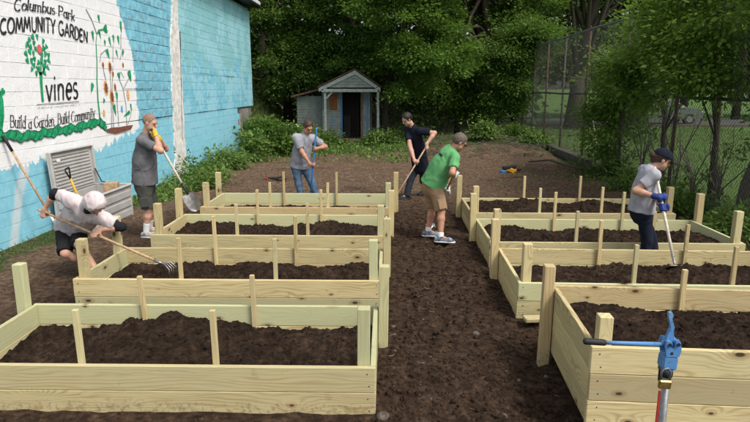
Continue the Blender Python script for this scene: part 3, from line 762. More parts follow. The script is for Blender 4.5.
def bed_soil(Rm, Lx, Ly, base, lumps, seed, label, amp=1.0):
    nx_, ny_ = 210, 84; xs = np.linspace(-Lx / 2 + .05, Lx / 2 - .05, nx_); ys = np.linspace(-Ly / 2 + .045, Ly / 2 - .045, ny_)
    X_, Y_ = np.meshgrid(xs, ys)
    H = base + amp * (.060 * fbm2(X_, Y_, 1.6, 3, seed) + .045 * np.abs(fbm2(X_, Y_, 3.2, 5, seed + 7, .62)) + .030 * np.abs(fbm2(X_, Y_, 9, 4, seed + 9, .7)))
    for (u, v, r, h) in lumps:
        H = H + h * np.exp(-(((X_ / Lx + .5 - u) * Lx / r) ** 2 + ((Y_ / Ly + .5 - v) * Ly / (r * .8)) ** 2))
    H = np.clip(H, .03, .60)
    P = np.stack([X_, Y_, H], -1).reshape(-1, 3)
    id_ = np.arange(nx_ * ny_).reshape(ny_, nx_)
    f = np.stack([id_[:-1, :-1], id_[:-1, 1:], id_[1:, 1:], id_[1:, :-1]], -1).reshape(-1, 4)
    # skirt so the heap is solid
    rim = np.concatenate([id_[0, :], id_[1:, -1], id_[-1, -2::-1], id_[-2:0:-1, 0]]); n = len(P)
    low = P[rim].copy(); low[:, 2] = -.03; P2 = np.concatenate([P, low]); k = len(rim)
    sk = np.array([[rim[(i + 1) % k], rim[i], n + i, n + (i + 1) % k] for i in range(k)])
    o = place('bed_soil', np_mesh('bed_soil', P2, np.concatenate([f, sk]), M['soil'], True), None, Rm.copy())
    tag(o, label, 'soil', kind='stuff')
    return (Rm, xs, ys, H)
def third(za, zb, ta=0, tb=0): return [(.345, za, ta), (.655, zb, tb)]
PT = .72
SOILS = []
beds = [
 # x0, x1, y0, y1, top, boards, label, front stakes, back stakes, soil base, lumps
 (-3.17, -.11, 3.66, 4.84, .325, 2, 'empty cornered lumber bed whose front board faces the hydrant across the path', [(75, 309.5, -0.015), (212, 310, -0.01)], [(142, 276, -0.05), (253, 275, -0.01)], .10, [(.55, .7, .45, .04), (.85, .7, .4, .06), (.97, .8, .2, .07), (.2, .5, .3, -.06), (.42, .9, .3, .08)]),
 (-3.21, -.10, 5.50, 6.70, .325, 2, 'lumber bed being raked by the person in the white hood', [(178, 238, 0), (274, 238.5, 0)], [(214, 216, -0.01), (295.5, 216, 0)], .09, [(.6, .6, .3, .10), (.8, .5, .4, .14), (.93, .6, .3, .10), (.05, .7, .3, .05)]),
 (-3.16, -.06, 7.30, 8.60, .325, 2, 'lumber bed with the steel spade blade resting over its corner', [(235.7, 204, 0), (307, 203.5, 0)], [(257, 189.5, 0), (321, 189.5, 0)], .14, [(.72, .6, .3, .13), (.85, .5, .35, .14), (.25, .6, .4, .05)]),
 (-3.10, .02, 9.12, 10.42, .325, 2, 'far lumber bed in front of the man with the blue handled tool', [(269.5, 182.5, 0), (327.5, 182.7, 0)], [(283.5, 172, 0), (336.5, 172, 0)], .08, []),
 (1.31, 4.37, 3.42, 4.64, .585, 3, 'deep three board lumber bed directly behind the blue water hydrant', [(880, 318, 0)], [(681.6, 269.5, 0)], .40, [(.15, .5, .3, .06), (.45, .5, .4, .08), (.7, .4, .4, .06)]),
 (1.24, 4.32, 5.42, 6.70, .345, 2, 'lumber bed the woman in the navy cap is hoeing', [(638, 244.6, 0), (738, 246.6, 0)], [(601, 220.5, 0), (687.6, 224.5, 0)], .15, [(.64, .62, .34, .16), (.8, .5, .3, .14), (.2, .5, .4, .05)]),
 (1.22, 4.35, 7.06, 8.40, .325, 2, 'lumber bed behind the legs of the woman in the navy cap', [(578, 211, 0), (655, 211, 0)], [(556, 192, 0), (624.5, 192, 0)], .16, [(.2, .5, .45, .15), (.5, .5, .4, .10), (.85, .6, .3, .06)]),
 (1.20, 4.32, 8.80, 10.06, .325, 2, 'far lumber bed beside the man in the green shirt', [(540.6, 188, 0), (603, 187, 0)], [(525, 176, 0), (581, 176, 0)], .22, [(.35, .6, .5, .12), (.7, .6, .5, .10)]),
]
for i, (x0, x1, y0, y1, top, nb, lab, sf, sb_, base, lumps) in enumerate(beds):
    root, Rm, Lx, Ly = bed(x0, x1, y0, y1, top, nb, PT + (.055 if nb == 3 else 0), lab, sf, sb_, [0.012, .008, .004, .003, -.05, -.016, .0, .002][i])
    SOILS.append(bed_soil(Rm, Lx, Ly, base, lumps, 100 + 13 * i, ['dark loose soil filling the', 'dark crumbled soil heaped in the', 'dark soil mounded inside the', 'thin dark soil inside the', 'dark soil filled high in the', 'dark soil piled in the', 'dark mounded soil in the', 'dark brown soil in the'][i] + ' ' + ' '.join(lab.split()[:9]), [1, 1, 1, .7, .9, 1, 1, 1][i]))
# offcut lying at the foot of a bed
m = MB(); m.box((1.37, 5.30, .035), (.20, .11, .036), rotz(.1), ch=.004); tag(m.build('board_offcut', M['stake']), 'short pale board offcut on the soil against a bed corner', 'offcut')

# clods, pebbles, straw and twigs lying on the soil
def lumps_mesh(pts, size, mat, name, seed, flat=.75):
    rg = np.random.default_rng(seed); n = len(pts)
    ov = np.array([(1, 0, 0), (-1, 0, 0), (0, 1, 0), (0, -1, 0), (0, 0, 1), (0, 0, -1), (.6, .6, .5), (-.6, -.6, .5)], float)[:6]
    of = np.array([(0, 2, 4), (2, 1, 4), (1, 3, 4), (3, 0, 4), (2, 0, 5), (1, 2, 5), (3, 1, 5), (0, 3, 5)])
    s = size[0] + (size[1] - size[0]) * rg.random(n) ** 2.4
    V = ov[None] * (1 + .45 * rg.uniform(-1, 1, (n, 6, 3))) * s[:, None, None]
    V[..., 2] *= flat; a = rg.uniform(0, 6.28, n); c, s2 = np.cos(a)[:, None], np.sin(a)[:, None]
    V = np.stack([V[..., 0] * c - V[..., 1] * s2, V[..., 0] * s2 + V[..., 1] * c, V[..., 2]], -1) + pts[:, None, :]
    Fc = (of[None] + 6 * np.arange(n)[:, None, None]).reshape(-1, 3)
    return place(name, np_mesh(name, V.reshape(-1, 3), Fc, mat, True))
def scatter(n, x0, x1, y0, y1, seed, dens=1.0):
    rg = np.random.default_rng(seed); x = rg.uniform(x0, x1, n); y = y0 + (y1 - y0) * rg.random(n) ** dens
    return np.stack([x, y, ground_h(x, y)], -1)
def in_bed(p):
    r = np.zeros(len(p), bool)
    for b in beds: r |= (p[:, 0] > b[0] - .02) & (p[:, 0] < b[1] + .02) & (p[:, 1] > b[2] - .02) & (p[:, 1] < b[3] + .02)
    return r
P1 = scatter(9000, -.3, 1.5, 2.9, 10.5, 1, 1.5); P2 = scatter(7000, -4.2, 5.0, 3.0, 15, 2)
P2 = P2[~in_bed(P2)]; P1 = P1[~in_bed(P1)]
tag(lumps_mesh(np.concatenate([P1, P2]), (.003, .034), M['ground'], 'soil_clods', 3), 'small dark soil clods strewn on the ground', 'soil clods', kind='stuff')
tops = []
for (Rm, xs, ys, H) in SOILS:
    rg = np.random.default_rng(len(tops)); k = 2600; i = rg.integers(2, len(xs) - 2, k); j = rg.integers(2, len(ys) - 2, k)
    q = np.stack([xs[i], ys[j], H[j, i]], -1); R3 = np.array(Rm.to_3x3()); tops.append(q @ R3.T + np.array(Rm.translation))
tag(lumps_mesh(np.concatenate(tops), (.003, .020), M['soil'], 'soil_crumbs', 4), 'crumbs of dark soil on top of the bed fill', 'soil crumbs', kind='stuff')
PB = scatter(300, -4.2, 5.0, 3.0, 14, 5, 1.3); PB = PB[~in_bed(PB)]
tag(lumps_mesh(PB, (.006, .018), M['stone'], 'pebbles', 6, .6), 'pale pebbles scattered over the soil', 'pebbles', kind='stuff')
rg = np.random.default_rng(8); ST = np.concatenate([scatter(45, -.2, 1.4, 3.0, 10, 9, 1.4), scatter(420, -4.8, 5.2, 10.5, 20, 10)]); ST = ST[~in_bed(ST)]
m = MB()
for p in ST:
    a = rg.uniform(0, 6.28); L = rg.uniform(.025, .07) * (1 if p[1] < 10 else 2.2); r_ = .0013 if p[1] < 10 else .0035; d = np.array([math.cos(a), math.sin(a), rg.uniform(-.05, .25)]) * L / 2
    q = p + (0, 0, .012); m.tube([q - d, q + np.array([-d[1], d[0], .0]) * .25, q + d], r_, 3, False)
tag(m.build('straw_litter', M['straw']), 'dry straw and root bits strewn on the soil', 'straw', kind='stuff')
def rock(px, py, s, lab, seed):
    p = atz(px, py, .0); p[2] = gh(p[0], p[1]); rr_ = np.random.default_rng(seed); m = MB(); m.ball((0, 0, 0), (s, s * .8, s * .55), 10, 7)
    V = np.array(m.v); V *= (1 + .22 * vnoise(V / s * 1.3 + seed, seed))[:, None]; m.v = [tuple(a) for a in V @ rotz(rr_.uniform(0, 6)).T + p + np.array([0, 0, s * .06])]
    tag(m.build('stone', M['stone'], None, True), lab, 'stone', 'stones on the soil path')
for k, (px, py, s) in enumerate([(476, 333, .040), (383, 414, .055), (393, 324, .028), (504, 411, .032), (395, 331, .022), (437, 244, .02), (519, 371, .026), (547, 369, .025), (423, 318, .018), (394, 349, .022)]):
    rock(px, py, s, 'rounded grey stone half sunk in the dark soil of the path', k + 1)

# ------------------------------------------------------------------ water hydrant with padlock, in front of the deep bed
HP = np.array([aty(669, 345, 2.52)[0], 2.52, 0]); HP[2] = gh(HP[0], HP[1])
hy = empty('yard_hydrant', tuple(HP), 'blue yard hydrant on a galvanised pipe with long lever', 'hydrant')
def hp(dx, dz, dy=0): return np.array([HP[0] + (dx * 1.09 if dx < -.1 else dx), HP[1] + dy, dz - (.215 if dz > .5 else 0)])
m = MB(); m.tube([hp(.022, -.1), hp(.004, 1.13)], .0165, 16); m.build('pipe', M['galv'], hy, True)
m = MB(); m.tube([hp(.004, 1.112), hp(.004, 1.132), hp(.003, 1.148)], [.025, .027, .023], 12); m.build('coupling', M['dark_metal'], hy, True)
m = MB(); m.box(hp(.002, 1.188), (.068, .062, .064), roty(.05), ch=.007); m.tube([hp(.002, 1.158), hp(.003, 1.142)], [.030, .026], 14); m.box(hp(.0, 1.222), (.050, .050, .016), roty(.05), ch=.004)
m.tube([hp(.03, 1.205, .02), hp(.036, 1.20, .075), hp(.036, 1.165, .115)], [.024, .022, .020], 12); m.build('head_casting', M['hyd_blue'], hy)
for q in (-.024, .024):
    m = MB(); m.prism([hp(-.022, 1.222, q), hp(.034, 1.222, q), hp(.042, 1.252, q), hp(.036, 1.292, q), (hp(.026, 1.306, q)), hp(.014, 1.300, q), hp(.008, 1.262, q), hp(-.006, 1.262, q), hp(-.016, 1.298, q), hp(-.028, 1.300, q), hp(-.032, 1.27, q)], (0, .010 if q > 0 else -.010, 0)); m.build('yoke', M['hyd_blue'], hy)
lv = MB(); lv.tube([hp(-.02, 1.268), hp(-.20, 1.272), hp(-.285, 1.275)], [.0115, .0095, .0095], 12, flat=.8); lv.box(hp(-.002, 1.270), (.075, .018, .028), roty(.1), ch=.005)
lever = lv.build('lever', M['hyd_blue'], hy, True)
m = MB(); m.tube([hp(-.262, 1.274), hp(-.268, 1.274), hp(-.345, 1.279), hp(-.354, 1.279), hp(-.357, 1.279)], [.011, .0145, .0155, .013, .007], 14); m.build('grip', M['black_rubber'], lever, True)
m = MB(); lk = [(-.016, 1.27), (-.020, 1.30), (-.012, 1.33), (-.004, 1.352), (-.012, 1.385), (-.019, 1.405), (-.018, 1.424), (-.006, 1.428), (.002, 1.414), (-.002, 1.396), (.004, 1.378), (.012, 1.356), (.010, 1.332), (.016, 1.306), (.018, 1.28), (.008, 1.262)]
m.prism([hp(a, b, -.009) for a, b in lk], (0, .018, 0)); m.build('linkage', M['hyd_blue'], hy)
m = MB(); m.tube([hp(-.014, 1.284, -.036), hp(-.014, 1.284, .036)], .013, 12); m.tube([hp(.024, 1.286, -.036), hp(.024, 1.286, .036)], .012, 12); m.build('pivot_boss', M['hyd_blue'], hy)
for a in (hp(-.014, 1.284, -.044), hp(.024, 1.286, -.044), hp(.0, 1.24, -.035)):
    m = MB(); m.tube([a, a + (0, .010, 0)], .0075, 6); m.build('bolt', M['dark_metal'], hy)
m = MB(); m.tube([hp(.036, 1.168, .115), hp(.040, 1.12, .118), hp(.040, 1.03, .112)], [.017, .016, .018], 10); hn = m.build('hose_nozzle', M['black_rubber'], hy, True)
m = MB(); m.tube([hp(.040, 1.125, .118), hp(.040, 1.09, .116)], [.021, .021], 12); m.build('nozzle_ring', M['brass'], hn, True)
pl = empty('padlock', tuple(hp(-.028, 1.09, -.055)), 'brass padlock hanging from the blue hydrant head', 'padlock')
m = MB(); m.box(hp(-.026, 1.098, -.052), (.056, .020, .042), roty(.06), ch=.005); m.build('lock_body', M['brass'], pl)
m = MB(); m.tube([hp(-.046, 1.12, -.052), hp(-.046, 1.155, -.052), hp(-.036, 1.172, -.052), hp(-.018, 1.176, -.05), hp(-.006, 1.160, -.05), hp(-.005, 1.12, -.052)], .005, 8); m.build('shackle', M['galv'], pl, True)
ma = aty(661.5, 393, 2.78); mz = gh(ma[0], 2.78); mk = MB(); mk.prism([(ma[0] - .012, 2.78, mz - .03), (ma[0] + .034, 2.78, mz - .03), (ma[0] + .006, 2.80, ma[2]), (ma[0] - .003, 2.80, ma[2])], (0, .008, 0)); tag(mk.build('marker_flag', M['red']), 'narrow red marker strip standing behind the hydrant pipe', 'marker')

# ------------------------------------------------------------------ garden hose, drill, small trimmer
hs = [(4.46, 8.05), (4.62, 7.95), (5.0, 7.72), (5.3, 7.45), (5.6, 7.2), (6.2, 6.9)]; pts = []
for a, b in zip(hs[:-1], hs[1:]):
    for k in range(6): u = k / 6; x_ = a[0] + (b[0] - a[0]) * u; y_ = a[1] + (b[1] - a[1]) * u + .03 * math.sin(5 * x_); pts.append((x_, y_, gh(x_, y_) + .013))
m = MB(); m.tube(pts, .013, 8); tag(m.build('garden_hose', M['hose'], None, True), 'green garden hose trailing over the soil by the fence', 'hose')
dp = atz(511, 172); dz = gh(dp[0], dp[1]); D = lambda x, z, y=0: np.array([dp[0] + x, dp[1] + y, dz + z])
dr = empty('cordless_drill', (dp[0], dp[1], dz), 'yellow and black cordless drill lying on the bare soil', 'drill')
m = MB(); m.box(D(0, .075), (.30, .13, .11), roty(.1), ch=.03); m.box(D(.02, .055, -.05), (.16, .08, .12), roty(.5), ch=.02); m.build('motor_housing', M['yellow'], dr)
m = MB(); m.tube([D(.13, .07), D(.20, .08), D(.26, .085)], [.05, .045, .025], 10); m.build('chuck', M['black_rubber'], dr, True)
m = MB(); m.box(D(-.05, .14), (.36, .14, .10), roty(-.12), ch=.02); m.build('tool_bag', M['black_rubber'], dr)
m = MB(); m.box(D(-.22, .035, -.06), (.15, .10, .07), rotz(.3), ch=.015); m.build('battery', M['tool_blue'], dr)
hpz = atz(276, 181); hz = gh(hpz[0], hpz[1]); Hh = lambda x, z, y=0: np.array([hpz[0] + x, hpz[1] + y, hz + z])
st = empty('hand_shears', (hpz[0], hpz[1], hz), 'black and red hand shears lying on the bare earth', 'hand tool')
m = MB(); m.tube([Hh(-.20, .07), Hh(-.05, .05), Hh(.12, .10), Hh(.26, .03)], [.018, .03, .026, .014], 8); m.tube([Hh(-.05, .05), Hh(.14, .03, -.08), Hh(.27, .02, -.1)], [.03, .02, .014], 8); m.build('blade', M['dark_metal'], st, True)
m = MB(); m.tube([Hh(-.30, .04), Hh(-.16, .06)], [.014, .02], 8); m.build('handle', M['red'], st, True)

# ------------------------------------------------------------------ grey resin storage box with its lid up against the wall
bx0, bx1, by0, by1, bh = -5.30, -4.64, 8.80, 10.10, .56; gz = gh(-5, 9.4) - .02
sb = empty('storage_box', ((bx0 + bx1) / 2, (by0 + by1) / 2, gz), 'grey resin storage box with ribbed lid standing open at wall', 'storage box')
m = MB(); w_ = .035
for (c, s) in (((bx0 + w_ / 2, (by0 + by1) / 2, gz + bh / 2), (w_, by1 - by0, bh)), ((bx1 - w_ / 2, (by0 + by1) / 2, gz + bh / 2), (w_, by1 - by0, bh)), (((bx0 + bx1) / 2, by0 + w_ / 2, gz + bh / 2), (bx1 - bx0 - 2 * w_ - .002, w_, bh)), (((bx0 + bx1) / 2, by1 - w_ / 2, gz + bh / 2), (bx1 - bx0 - 2 * w_ - .002, w_, bh)), (((bx0 + bx1) / 2, (by0 + by1) / 2, gz + .06), (bx1 - bx0 - 2 * w_ - .002, by1 - by0 - 2 * w_ - .002, .04))):
    m.box(c, s, ch=.008)
m.build('tub', M['box_plastic'], sb)
m = MB()
for k in range(3): m.box((bx1 + .010, (by0 + by1) / 2, gz + .10 + k * .165), (.018, by1 - by0 - .16, .115), ch=.007)
for k in range(3): m.box(((bx0 + bx1) / 2, by0 - .010, gz + .10 + k * .165), (bx1 - bx0 - .16, .018, .115), ch=.007)
m.build('panel_relief', M['box_plastic'], sb)
m = MB()
m.box(((bx0 + bx1) / 2, by0 + .002, gz + bh + .012), (bx1 - bx0 + .05, .06, .026), ch=.008); m.box(((bx0 + bx1) / 2, by1 - .002, gz + bh + .012), (bx1 - bx0 + .05, .06, .026), ch=.008)
m.box((bx1 + .002, (by0 + by1) / 2, gz + bh + .0125), (.06, by1 - by0 - .062, .026), ch=.008); m.build('rim', M['box_plastic'], sb)
lidR = roty(-.06); lc = np.array([bx0 - .002, (by0 + by1) / 2, gz + bh + .36]); m = MB()
m.box(lc, (.026, by1 - by0 + .04, .70), lidR, ch=.01)
for k in range(11): m.box(lc + lidR @ np.array([.020, 0, -.285 + k * .055]), (.016, by1 - by0 - .20, .030), lidR, ch=.006)
for s in (-1, 1): m.box(lc + lidR @ np.array([.035, s * (by1 - by0 + .0) / 2, 0]), (.05, .035, .69), lidR, ch=.01)
m.box(lc + lidR @ np.array([.036, 0, .335]), (.05, by1 - by0 - .04, .028), lidR, ch=.008)
lid = m.build('lid', M['box_plastic'], sb)
m = MB(); m.box(lc + lidR @ np.array([.032, -.42, .20]), (.004, .10, .05), lidR); m.build('sticker', M['tape'], lid)
m = MB(); m.tube([(bx0 + .06, by1 - .05, gz + bh + .30), (bx0 + .16, by1 - .05, gz + bh + .06), (bx1 - .20, by1 - .055, gz + bh + .035)], .011, 8); m.build('lid_strut', M['black_rubber'], sb)
cbx = MB(); cbx.box((-4.88, 9.86, gz + .36), (.22, .24, .56), rotz(.3), ch=.006); tag(cbx.build('carton', M['handle_wood']), 'brown carton standing inside the grey storage box', 'carton')

# ------------------------------------------------------------------ long handled tools
def frame(d):
    d = unit(d); a = np.array([0, 0, 1.]) if abs(d[2]) < .95 else np.array([1., 0, 0]); u = unit(np.cross(a, d)); return d, u, np.cross(d, u)
def tool(kind, top, bot, label, cat, hm, r=.0155, hmat=None, roll=0.0):
    top = np.asarray(top, float); bot = np.asarray(bot, float); hmat = hmat or M['steel']
    o = empty({'rake': 'garden_rake', 'shovel': 'shovel', 'hoe': 'garden_hoe', 'fork': 'cultivator'}[kind], tuple(bot), label, cat)
    d, u, w = frame(bot - top); cr, sr = math.cos(roll), math.sin(roll); u, w = u * cr + w * sr, w * cr - u * sr
    L = np.linalg.norm(bot - top)
    e = bot - d * {'rake': .06, 'shovel': .36, 'hoe': .06, 'fork': .10}[kind]
    m = MB(); m.tube([top, top + d * .02, top + d * L * .5, e], [r * .8, r, r, r * .95], 10); m.build('handle', hm, o, True)
    if kind == 'shovel':
        m = MB(); m.tube([e - d * .12, e + d * .02, e + d * .08], [.020, .020, .016], 10); m.build('socket', M['dark_metal'], o, True)
        m = MB(); rows = []
        for k in range(9):
            t_ = k / 8; hw = .105 * (1 if t_ < .55 else math.sqrt(max(0.02, 1 - ((t_ - .55) / .46) ** 2))) * (.86 + .14 * min(1, t_ * 5)); row = []
            for j in range(7):
                q = (j / 6 - .5) * 2; row.append(e + d * (.07 + .30 * t_) + u * q * hw + w * (.030 * (q * q) + .02 * math.sin(t_ * 3) - .012))
            rows.append(row)
        V = [p for r_ in rows for p in r_]; V2 = [p - w * .004 for p in V]; n = len(V); g = [(k * 7 + j, k * 7 + j + 1, k * 7 + j + 8, k * 7 + j + 7) for k in range(8) for j in range(6)]
        m.add(V + V2, g + [tuple(n + i for i in q[::-1]) for q in g]); m.build('blade', hmat, o, True)
        m = MB(); m.tube([top - d * .02, top + d * .10], .021, 10); m.build('grip', M['black_rubber'], o, True)
    if kind == 'rake':
        hd = MB(); hd.tube([e - d * .06, e + d * .05], [.018, .014], 8); hd.tube([bot - u * .19, bot + u * .19], .010, 6); rk = hd.build('head', hmat, o, True)
        for k in range(11):
            q = bot + u * (-.18 + .036 * k); m = MB(); m.tube([q, q + unit(w * np.sign(-w[2] or 1) + d * .3) * .035, q + unit(w * np.sign(-w[2] or 1) + d * .1) * .075], [.005, .0045, .002], 5); m.build('tine', hmat, rk)
    if kind == 'fork':
        hd = MB(); hd.tube([e - d * .08, e + d * .03], [.019, .014], 8); rk = hd.build('head', hmat, o, True)
        for k in (-1.5, -.5, .5, 1.5):
            dn = np.array([0, 0, -1.]); m = MB(); m.tube([e, e + u * k * .035 + d * .10 + (0, 0, .03), e + u * k * .045 + d * .16, e + u * k * .045 + d * .15 + dn * .09], [.006, .006, .006, .003], 6); m.build('tine', hmat, rk, True)
    if kind == 'hoe':
        m = MB(); m.tube([e - d * .05, e + d * .04, bot], [.017, .013, .009], 8); m.box(bot + w * np.sign(-w[2] or 1) * .03, (.15, .006, .10), np.stack([u, unit(d), w], 1), ch=.002); m.build('head', hmat, o, True)
    return o
def poly(top, bot, t): return np.asarray(top) + (np.asarray(bot) - np.asarray(top)) * t

# spade handle with D grip poking out of the box
ds = empty('spade', (-5.02, 9.0, gz + .1), 'yellow shafted spade with black grip standing in storage box', 'spade')
dt, dbm = np.array([-5.06, 8.86, gz + .98]), np.array([-4.95, 9.12, gz + .10])
m = MB(); m.tube([dt + (dbm - dt) * .14, dbm], .016, 8); m.build('shaft', M['yellow'], ds, True)
m = MB(); a = dt + (dbm - dt) * .16; m.tube([a, dt + (.0, -.055, 0), dt + (.0, -.05, .03), dt + (0, .05, .045), dt + (0, .06, .01), a], .013, 8); m.build('grip', M['black_rubber'], ds, True)
m = MB(); m.box(dbm + (0, 0, .02), (.18, .02, .10), rotz(.5), ch=.004); m.build('blade', M['steel'], ds)
# rake leaning on the wall, red at its foot
lb = np.array([-4.88, 8.28, 0.0]); lb[2] = gh(lb[0], lb[1]); lt = np.array([WX + .045, 7.95, 1.52])
lr = empty('leaning_pole', tuple(lb), 'pale wooden pole with red foot leaning on the mural wall', 'pole')
m = MB(); m.tube([poly(lt, lb, .10), poly(lt, lb, .86)], .0165, 10); m.build('shaft', M['handle_wood'], lr, True)
m = MB(); m.tube([poly(lt, lb, .70), poly(lt, lb, .885)], .0185, 10); m.build('white_sleeve', M['tape'], lr, True)
m = MB(); m.tube([poly(lt, lb, .88), poly(lt, lb, .985), lb + (0, 0, .01)], [.021, .022, .012], 10); m.build('foot', M['red'], lr, True)
m = MB(); m.tube([poly(lt, lb, -.02), poly(lt, lb, .12)], [.022, .020], 10); m.build('grip', M['black_rubber'], lr, True)
# ------------------------------------------------------------------ garden shed
SY = 23.85
sh = empty('garden_shed', (-1.8, SY + 1.2, 0), 'pale green garden shed with gabled porch and dark open doorway', 'shed')
def lap(m, x0, x1, y, z0, z1, nrm=-1, step=.115, holes=()):
    z = z0
    while z < z1 - .01:
        zt = min(z + step, z1); spans = [(x0, x1)]
        for (a, b, c, d_) in holes:
            if zt > c and z < d_:
                spans = [q for (p, r) in spans for q in ((p, min(r, a)), (max(p, b), r)) if q[1] - q[0] > .01]
        for (a, b) in spans: m.add([(a, y + nrm * .022, z), (b, y + nrm * .022, z), (b, y + nrm * .006, zt), (a, y + nrm * .006, zt), (a, y, z), (b, y, z)], [(0, 1, 2, 3), (4, 5, 1, 0)])
        z = zt
def lapx(m, x, y0, y1, z0, z1, nrm=-1, step=.115):
    z = z0
    while z < z1 - .01:
        zt = min(z + step, z1); m.add([(x + nrm * .022, y0, z), (x + nrm * .022, y1, z), (x + nrm * .006, y1, zt), (x + nrm * .006, y0, zt), (x, y0, z), (x, y1, z)], [(3, 2, 1, 0), (0, 1, 5, 4)]); z = zt
X0, X1, XD0, XD1, EZ, PK = -2.95, -.95, -2.10, -1.34, 2.16, 2.86
FY = SY + .75                                       # front wall, behind the porch
m = MB(); lap(m, X0, X1, FY, .10, EZ, holes=((XD0, XD1, .1, 1.98),)); lapx(m, X0, FY, SY + 2.7, .10, EZ); lap(m, X1, X0, SY + 2.7, .1, EZ, 1); lapx(m, X1, FY, SY + 2.7, .1, EZ, 1)
m.add([(X0, FY, .05), (X0, SY + 2.7, .05), (X0, SY + 2.7, EZ), (X0, FY, EZ)], [(0, 1, 2, 3)]); m.build('wall', M['siding'], sh)
m = MB(); lap(m, -4.05, X0 - .03, FY + .3, .05, 1.86); lapx(m, -4.05, FY + .3, SY + 2.6, .05, 1.86); m.add([(-4.05, FY + .31, 0), (X0, FY + .31, 0), (X0, FY + .31, 1.86), (-4.05, FY + .31, 1.86)], [(0, 1, 2, 3)]); m.build('side_wing', M['siding'], sh)
m = MB(); m.prism([(-4.25, FY + .0, 1.80), (-2.97, FY + .0, 2.12), (-2.97, FY, 2.20), (-4.25, FY, 1.88)], (0, 2.2, 0)); m.build('wing_roof', M['shingle'], sh)
gx0, gx1, gm_ = -2.98, -.50, -1.52
m = MB(); z = 2.22
while z < PK - .05:
    t0, t1 = (z - 2.16) / (PK - 2.16), (min(z + .115, PK) - 2.16) / (PK - 2.16)
    a0, b0, a1, b1 = gx0 + .2 + (gm_ - gx0 - .2) * t0, gx1 - .2 - (gx1 - .2 - gm_) * t0, gx0 + .2 + (gm_ - gx0 - .2) * t1, gx1 - .2 - (gx1 - .2 - gm_) * t1
    m.add([(a0, SY - .022, z), (b0, SY - .022, z), (b1, SY - .006, z + .115), (a1, SY - .006, z + .115), (a0, SY, z), (b0, SY, z)], [(0, 1, 2, 3), (4, 5, 1, 0)]); z += .115
m.build('gable', M['siding'], sh)
m = MB()
for (xa, xb) in ((gx0, gm_), (gx1, gm_)):
    m.prism([(xa, SY - .06, 2.20), (xb, SY - .06, PK + .03), (xb, SY - .06, PK - .13), (xa, SY - .06, 2.05)] if xa < xb else [(xb, SY - .062, PK + .03), (xa, SY - .062, 2.20), (xa, SY - .062, 2.05), (xb, SY - .062, PK - .13)], (0, .05, 0))
m.box(((gx0 + gx1) / 2, SY - .02, 2.10), (gx1 - gx0 - .2, .08, .13), ch=.01); m.build('fascia', M['trim'], sh)
m = MB()
for (xa, xb) in ((gx0 - .06, gm_), (gm_, gx1 + .06)):
    za, zb = (2.20, PK + .06) if xb == gm_ else (PK + .06, 2.20)
    m.prism([(xa, SY - .10, za), (xb, SY - .10, zb), (xb, SY - .10, zb + .05), (xa, SY - .10, za + .05)], (0, 2.95, 0))
m.build('roof', M['shingle'], sh)
for xx in (-2.74, -.60):
    m = MB(); m.box((xx, SY + .05, 1.03), (.10, .10, 2.06), ch=.008); m.build('porch_post', M['trim'], sh)
m = MB(); m.box((-2.58, SY + .05, 1.90), (.44, .07, .07), roty(-.80), ch=.006); m.build('brace', M['trim'], sh)
m = MB(); m.box(((X0 + X1) / 2 + .1, SY + .42, .06), (2.2, .72, .16), ch=.02); m.build('porch_floor', M['oldwood'], sh)
m = MB(); m.box((XD0 - .03, FY - .035, 1.02), (.06, .05, 1.92)); m.build('door_jamb', M['tool_blue'], sh)
m = MB(); m.box((XD1 + .05, FY - .035, 1.02), (.09, .06, 1.92)); m.build('door_jamb', M['oldwood'], sh)
m = MB(); m.box((XD1 + .28, FY - .025, 1.02), (.06, .02, 1.8)); m.build('corner_trim', M['tool_blue'], sh)
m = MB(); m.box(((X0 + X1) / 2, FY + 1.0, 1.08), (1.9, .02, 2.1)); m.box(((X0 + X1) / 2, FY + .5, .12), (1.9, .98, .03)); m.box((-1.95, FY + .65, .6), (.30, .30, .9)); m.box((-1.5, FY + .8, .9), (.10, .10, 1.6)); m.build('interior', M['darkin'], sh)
m = MB(); m.box((-2.47, FY - .045, 1.63), (.30, .02, .62), ch=.004); m.build('notice_board', M['orange_board'], sh)
m = MB(); m.box((-2.83, FY - .045, 1.63), (.14, .02, .60), ch=.004); m.build('notice_board', M['orange_board'], sh)
m = MB()
for k in range(5): m.box((-2.50 + .02 * (k % 2), FY - .03, .72 + .07 * k), (.16 - .04 * (k % 3), .008, .018))
m.build('paint_marks', M['p_blue'], sh)

